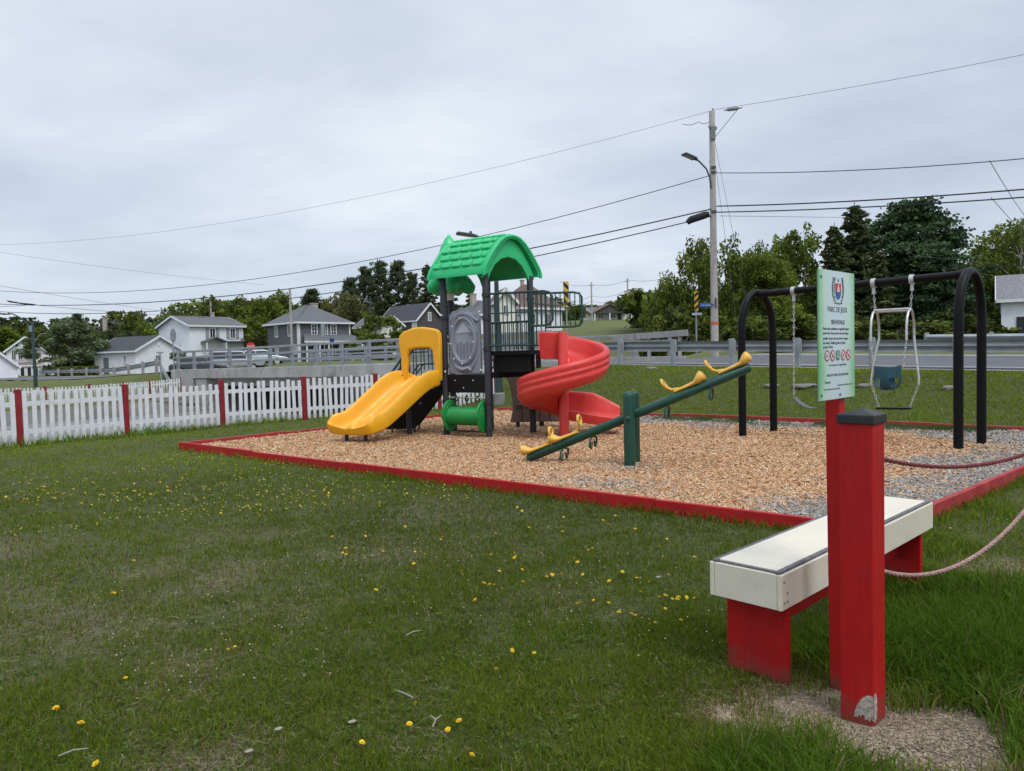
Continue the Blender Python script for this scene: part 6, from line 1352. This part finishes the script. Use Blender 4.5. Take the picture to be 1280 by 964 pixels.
# pebbles and crumbs of soil on the bare ground
def pebbles(n, seed):
    R = np.random.RandomState(seed); V_, F_, C_ = [], [], []; P = []
    for a, b, r, k in _D:
        if k < .7: continue
        m = int(n*(1.0 if r < .3 or b < 3.2 else .3)); P.append(np.stack([R.normal(a, r*.65, m), R.normal(b, r*.65, m)], -1))
    P = np.concatenate(P); ok = lawn_ok(P[:, 0], P[:, 1]); P = P[ok]; m = len(P); s = np.abs(R.normal(.0022, .0022, m))+.0012; z = zfun(P[:, 0], P[:, 1])
    O = np.array([[1,0,0],[0,1,0],[-1,0,0],[0,-1,0],[0,0,.75]]); ang = R.uniform(0, 6.28, m); c_, s_ = np.cos(ang), np.sin(ang); J = R.uniform(.6, 1.3, (m, 5, 1)); L_ = O[None]*J*s[:, None, None]
    X_ = L_[..., 0]*c_[:, None]-L_[..., 1]*s_[:, None]; Y_ = L_[..., 0]*s_[:, None]+L_[..., 1]*c_[:, None]; vs = np.stack([X_+P[:, None, 0], Y_+P[:, None, 1], L_[..., 2]+z[:, None]+.001], -1)
    F = np.array([[0,1,4],[1,2,4],[2,3,4],[3,0,4]])[None]+np.arange(m)[:, None, None]*5; c = np.array([.235,.185,.125])*R.uniform(.45, 1.6, m)[:, None]; return vs.reshape(-1, 3), F.reshape(-1, 3), np.repeat(c, 5, 0)
v_, f_, c_ = pebbles(6500, 6); stuff(np_mesh('soil_crumbs', v_, f_, mat('soil_crumbs', (1,1,1), .95, .2, 40, attr=True), c_), 'grit and crumbs of dry soil on the bare patches', 'grit')
# flattened dead thatch lying in the turf, thickest on the worn patches
def thatch(n, seed):
    R = np.random.RandomState(seed); az = R.uniform(-.8, .8, n); r = np.exp(R.uniform(np.log(1.35), np.log(13), n)); x = r*np.sin(az); y = r*np.cos(az)
    dm = dirtf(x, y); pr = (.03+.6*dm+.20*np.clip(vn(x, y, 1.1, 31)-.48, 0, 1))*np.where((x > .8) & (y < 3.4) & (dm > .35), .12, 1); ok = lawn_ok(x, y) & (R.rand(n) < pr); x, y, r, dm = x[ok], y[ok], r[ok], dm[ok]; m = len(x)
    L = R.uniform(.012, .04, m); w = (.0008+.00022*r)*R.uniform(.6, 1.4, m); a = R.uniform(0, 6.28, m); z = zfun(x, y)+R.uniform(.001, .014, m); up = R.normal(0, .25, m)*L; c_, s_ = np.cos(a), np.sin(a); bend = R.normal(0, .3, m)*L
    vs = np.stack([np.stack([x-c_*L-s_*w, y-s_*L+c_*w, z-up*.3], -1), np.stack([x-c_*L+s_*w, y-s_*L-c_*w, z-up*.3], -1), np.stack([x+s_*(w+bend), y-c_*(w+bend), z+.003], -1), np.stack([x-s_*(w-bend), y+c_*(w-bend), z+.003], -1), np.stack([x+c_*L, y+s_*L, z+np.abs(up)], -1)], 1)
    F = (np.array([[0,1,2],[0,2,3],[3,2,4]])[None]+np.arange(m)[:, None, None]*5).reshape(-1, 3); pal = np.array([[.40,.32,.18],[.29,.23,.125],[.46,.39,.25],[.21,.17,.10],[.27,.28,.13]]); c = pal[R.choice(5, m)]*R.uniform(.6, 1.2, m)[:, None]
    return vs.reshape(-1, 3), F, np.repeat(c, 5, 0)
v_, f_, c_ = thatch(330000, 15); stuff(np_mesh('thatch', v_, f_, M_grass, c_), 'dead straw coloured thatch lying flat in the lawn', 'thatch')
# low broad leaves (clover, plantain, dandelion rosettes) mixed into the turf
def broadleaf(n, seed):
    R = np.random.RandomState(seed); az = R.uniform(-.8, .8, n); r = np.exp(R.uniform(np.log(1.4), np.log(11), n)); x0 = r*np.sin(az); y0 = r*np.cos(az); ok = lawn_ok(x0, y0) & (vn(x0, y0, .9, 51) > .50) & (dirtf(x0, y0) < .5); x0, y0 = x0[ok], y0[ok]; m0 = len(x0); k = 6
    x = np.repeat(x0, k)+R.normal(0, .012, m0*k); y = np.repeat(y0, k)+R.normal(0, .012, m0*k); m = len(x); a = np.tile(np.arange(k)*6.283/k, m0)+R.normal(0, .4, m); L = R.uniform(.008, .026, m)*np.repeat(R.uniform(.5, 1.3, m0), k); w = L*R.uniform(.2, .42, m); e = R.uniform(.1, .7, m); c_, s_ = np.cos(a), np.sin(a); z = zfun(x, y)+R.uniform(.004, .022, m)
    def P(f, g, h): return np.stack([x+c_*L*f-s_*w*g, y+s_*L*f+c_*w*g, z+L*h*e], -1)
    vs = np.stack([P(0,0,0), P(.45,.8,.7), P(1,0,.9), P(.45,-.8,.7), P(.5,0,.55)], 1); F = (np.array([[0,4,1],[1,4,2],[0,3,4],[3,2,4]])[None]+np.arange(m)[:, None, None]*5).reshape(-1, 3)
    c = np.array([.105,.16,.028])*R.uniform(.6, 1.35, m)[:, None]; return vs.reshape(-1, 3), F, np.repeat(c, 5, 0)
v_, f_, c_ = broadleaf(16000, 17); stuff(np_mesh('broadleaf_weeds', v_, f_, M_grass, c_), 'low clover and plantain leaves mixed into the lawn', 'weeds')
# dandelions: separate flowers sharing one pair of meshes
M_dand = mat('dandelion_yellow', (.80,.55,.012), .6, .12, 80); M_stem = mat('dandelion_stem', (.10,.15,.04), .6, .1)
mb = MB(); rr = random.Random(3)
for ring, (nn_, r_, z_) in enumerate(((16,.020,.004),(14,.016,.008),(11,.011,.0115),(7,.006,.014))):
    for k in range(nn_):
        a = 2*math.pi*(k+.5*ring)/nn_+rr.uniform(-.1,.1); c, s_ = math.cos(a), math.sin(a); r1 = r_*rr.uniform(.88,1.1); w = .0028
        mb.add([(-s_*w*.5,c*w*.5,z_*.6),(s_*w*.5,-c*w*.5,z_*.6),(c*r1+s_*w,s_*r1-c*w,z_),(c*r1-s_*w,s_*r1+c*w,z_)], [(0,1,2,3)])
mb.lathe([(.004,-.006),(.007,0),(.003,.008)], (0,0,0), 8); proto_head = mb.build('flower_head', M_dand, local=True); dh = proto_head.data; bpy.data.objects.remove(proto_head)
q_st = MB().tube([(0,0,-1),(.002,.001,-.5),(0,0,0)], .0016, 5).build('stem', M_stem, local=True); dst = q_st.data; bpy.data.objects.remove(q_st)
pts = [(101,909),(120,958),(70,887),(157,852),(285,812),(71,888),(453,929),(590,948),(574,905),(519,881),(512,911),(294,812),(452,927),(140,744),(143,745),(551,675),(553,672),(605,732),(612,733),(618,734),(654,731),(722,757),(726,754),(742,752),(761,756),(801,741),(824,747),(832,746),(848,748),(858,747),(868,748),(851,776),(819,783),(715,651),(754,652),(760,656),(794,662),(813,667),(717,698),(722,706),(690,719),(702,719),(778,717),(594,750),(513,703),(517,706),(620,841),(560,914),(470,740),(390,614),(386,617),(384,606),(388,603),(379,629),(342,612),(352,617),(165,612),(210,617),(60,619),(48,622),(72,616),(78,619),(92,613),(30,626),(12,624),(55,610),(120,598),(200,604),(168,606),(232,640),(1000,640),(1012,925),(1188,660),(645,697),(870,700),(892,620)]
rd = random.Random(12)
for cx_, cy_, n_, sxx, syy in ((60,617,34,48,9), (388,610,12,22,14), (200,603,14,60,8), (500,660,22,130,40), (830,745,6,60,18), (720,690,12,130,36), (640,760,8,160,50), (620,660,14,120,26)):
    for k in range(n_): pts.append((cx_+rd.gauss(0, sxx), cy_+rd.gauss(0, syy)))
cnt = 0
for px, py in pts:
    if py < 560: continue
    p = gp(px, py, .03)
    if not bool(lawn_ok(np.array([p.x]), np.array([p.y]))[0]) or math.hypot(p.x, p.y) > 12.5: continue
    far_ = math.hypot(p.x, p.y); r = thing('dandelion', 'yellow dandelion flower open in the lawn', 'dandelion', (p.x, p.y, gz(p.x, p.y)+rd.uniform(.028,.05)), rd.uniform(0, 6.28), 'dandelions scattered over the lawn')
    r.rotation_euler = (rd.gauss(0, .3), rd.gauss(0, .3), r.rotation_euler.z); s_ = rd.uniform(.42, .74); r.scale = (s_, s_, s_)
    a = bpy.data.objects.new('flower_head', dh); COL.objects.link(a); a.parent = r; b = bpy.data.objects.new('stem', dst); COL.objects.link(b); b.parent = r; b.scale = (1,1,.05); cnt += 1
# clover heads and daisies too small and many to count
def specks(n, seed, col, size, r0, r1, az0, az1, zh, thr):
    R = np.random.RandomState(seed); az = R.uniform(az0, az1, n); r = np.exp(R.uniform(np.log(r0), np.log(r1), n)); x = r*np.sin(az); y = r*np.cos(az); ok = lawn_ok(x, y) & (vn(x, y, 1.5, seed+3) > thr); x, y, r = x[ok], y[ok], r[ok]; m = len(x)
    s = size*R.uniform(.6, 1.3, m); z = zfun(x, y)+R.uniform(.5, 1.2, m)*zh; O = np.array([[1,0,0],[0,1,0],[-1,0,0],[0,-1,0],[0,0,.8],[0,0,-.5]]); vs = O[None]*s[:, None, None]+np.stack([x, y, z], -1)[:, None]
    F = np.array([[0,1,4],[1,2,4],[2,3,4],[3,0,4],[1,0,5],[2,1,5],[3,2,5],[0,3,5]])[None]+np.arange(m)[:, None, None]*6; c = np.array(col)*R.uniform(.7, 1.1, m)[:, None]; return vs.reshape(-1, 3), F.reshape(-1, 3), np.repeat(c, 6, 0)
M_fl = mat('small_flowers', (1,1,1), .7, .1, 30, attr=True)
v_, f_, c_ = specks(1500, 5, (.55,.52,.36), .0052, 3.5, 18, -.8, .6, .035, .5); stuff(np_mesh('clover_heads', v_, f_, M_fl, c_), 'tiny pale clover heads sprinkled through the lawn', 'clover')
def clump(px, py, sx, sy, n, seed):
    R = np.random.RandomState(seed); P = [gp(px+R.normal(0, sx), py+R.normal(0, sy)) for _ in range(n)]; return P
v_, f_, c_ = specks(1500, 8, (.62,.50,.05), .010, 7.5, 15, -.8, -.05, .04, .5); stuff(np_mesh('distant_dandelions', v_, f_, M_fl, c_), 'faint drift of small yellow flowers across the far lawn', 'wildflowers')
# white clover clump right of the bench, twigs and scraps on the lawn
M_twig = mat('bleached_twig', (.30,.27,.22), .8, .2, 30)
for i, (px, py, ln, a, lab) in enumerate(((506,871,.10,2.5,'thick bleached twig in the grass left of centre'), (546,905,.09,1.3,'forked pale twig low in the lawn centre'), (517,794,.10,.7,'thin pale twig on the lawn in the middle distance'), (92,944,.10,.5,'thin pale twig by the bottom left dandelions'))):
    p = gp(px, py, .02); r = thing('twig', lab, 'twig', (p.x,p.y,gz(p.x,p.y)+.03), a); mb = MB(); mb.tube([(-ln/2,0,0),(0,.004,.008),(ln/2,-.003,.004)], [.003,.0035,.002], 6)
    if 'forked' in lab: mb.tube([(0,.004,.008),(.02,.035,.012)], [.004,.002], 5)
    mb.build('stick', M_twig, r, local=True)
for px, py, lab in ((311,942,'pale flat leaf lying on the lawn near the bottom left'), (823,723,'white scrap lying in the grass left of the bench'), (440,905,'small white scrap in the lawn left of centre'), (348,914,'small grey stone in the lower left lawn')):
    p = gp(px, py, .02); mb = MB(); k = .014
    mb.prism([(-k*1.3,0),(-k*.6,-k*.5),(k*.5,-k*.55),(k*1.4,-k*.1),(k*.7,k*.5),(-k*.5,k*.55)], (0,0,0), V(1,0,.2), V(0,1,.35), .003); o = mb.build('lawn_scrap', M_twig, local=True, loc=None); o.location = (p.x,p.y,gz(p.x,p.y)+.03); tag(o, lab, 'litter')
# flat stones half sunk in the bank
for px, py, w, lab in ((1006,484,.35,'wide flat grey stone set in the bank near the left belt swing'), (965,484,.22,'small flat grey stone in the bank beside the seesaw top'), (815,462,.2,'small brown stone high in the bank above the red slide'), (1082,484,.2,'flat pale stone in the bank below the bucket seat'), (1187,487,.18,'pale flat stone in the bank left of the right swing arch')):
    p = None
    for yy in np.linspace(11, 26, 400):
        q = at(px, py, yy)
        if q.z <= gz(q.x, q.y): p = q; break
    if p is None: continue
    bm = bmesh.new(); bmesh.ops.create_icosphere(bm, subdivisions=2, radius=1)
    for v in bm.verts: k = 1+(vn(v.co.x*3+w*9, v.co.y*3+v.co.z*5, 1.3, 3)-.5)*.7; v.co = Vector((v.co.x*w*k, v.co.y*w*.6*k, v.co.z*.07*k))
    bm.verts.ensure_lookup_table(); mb = MB().add([v.co.copy() for v in bm.verts], [[v.index for v in f.verts] for f in bm.faces]); bm.free(); o = mb.build('bank_stone', M_rock, local=True); o.location = p+V(0,0,.02); tag(o, lab, 'stone')
bpy.context.view_layer.update()
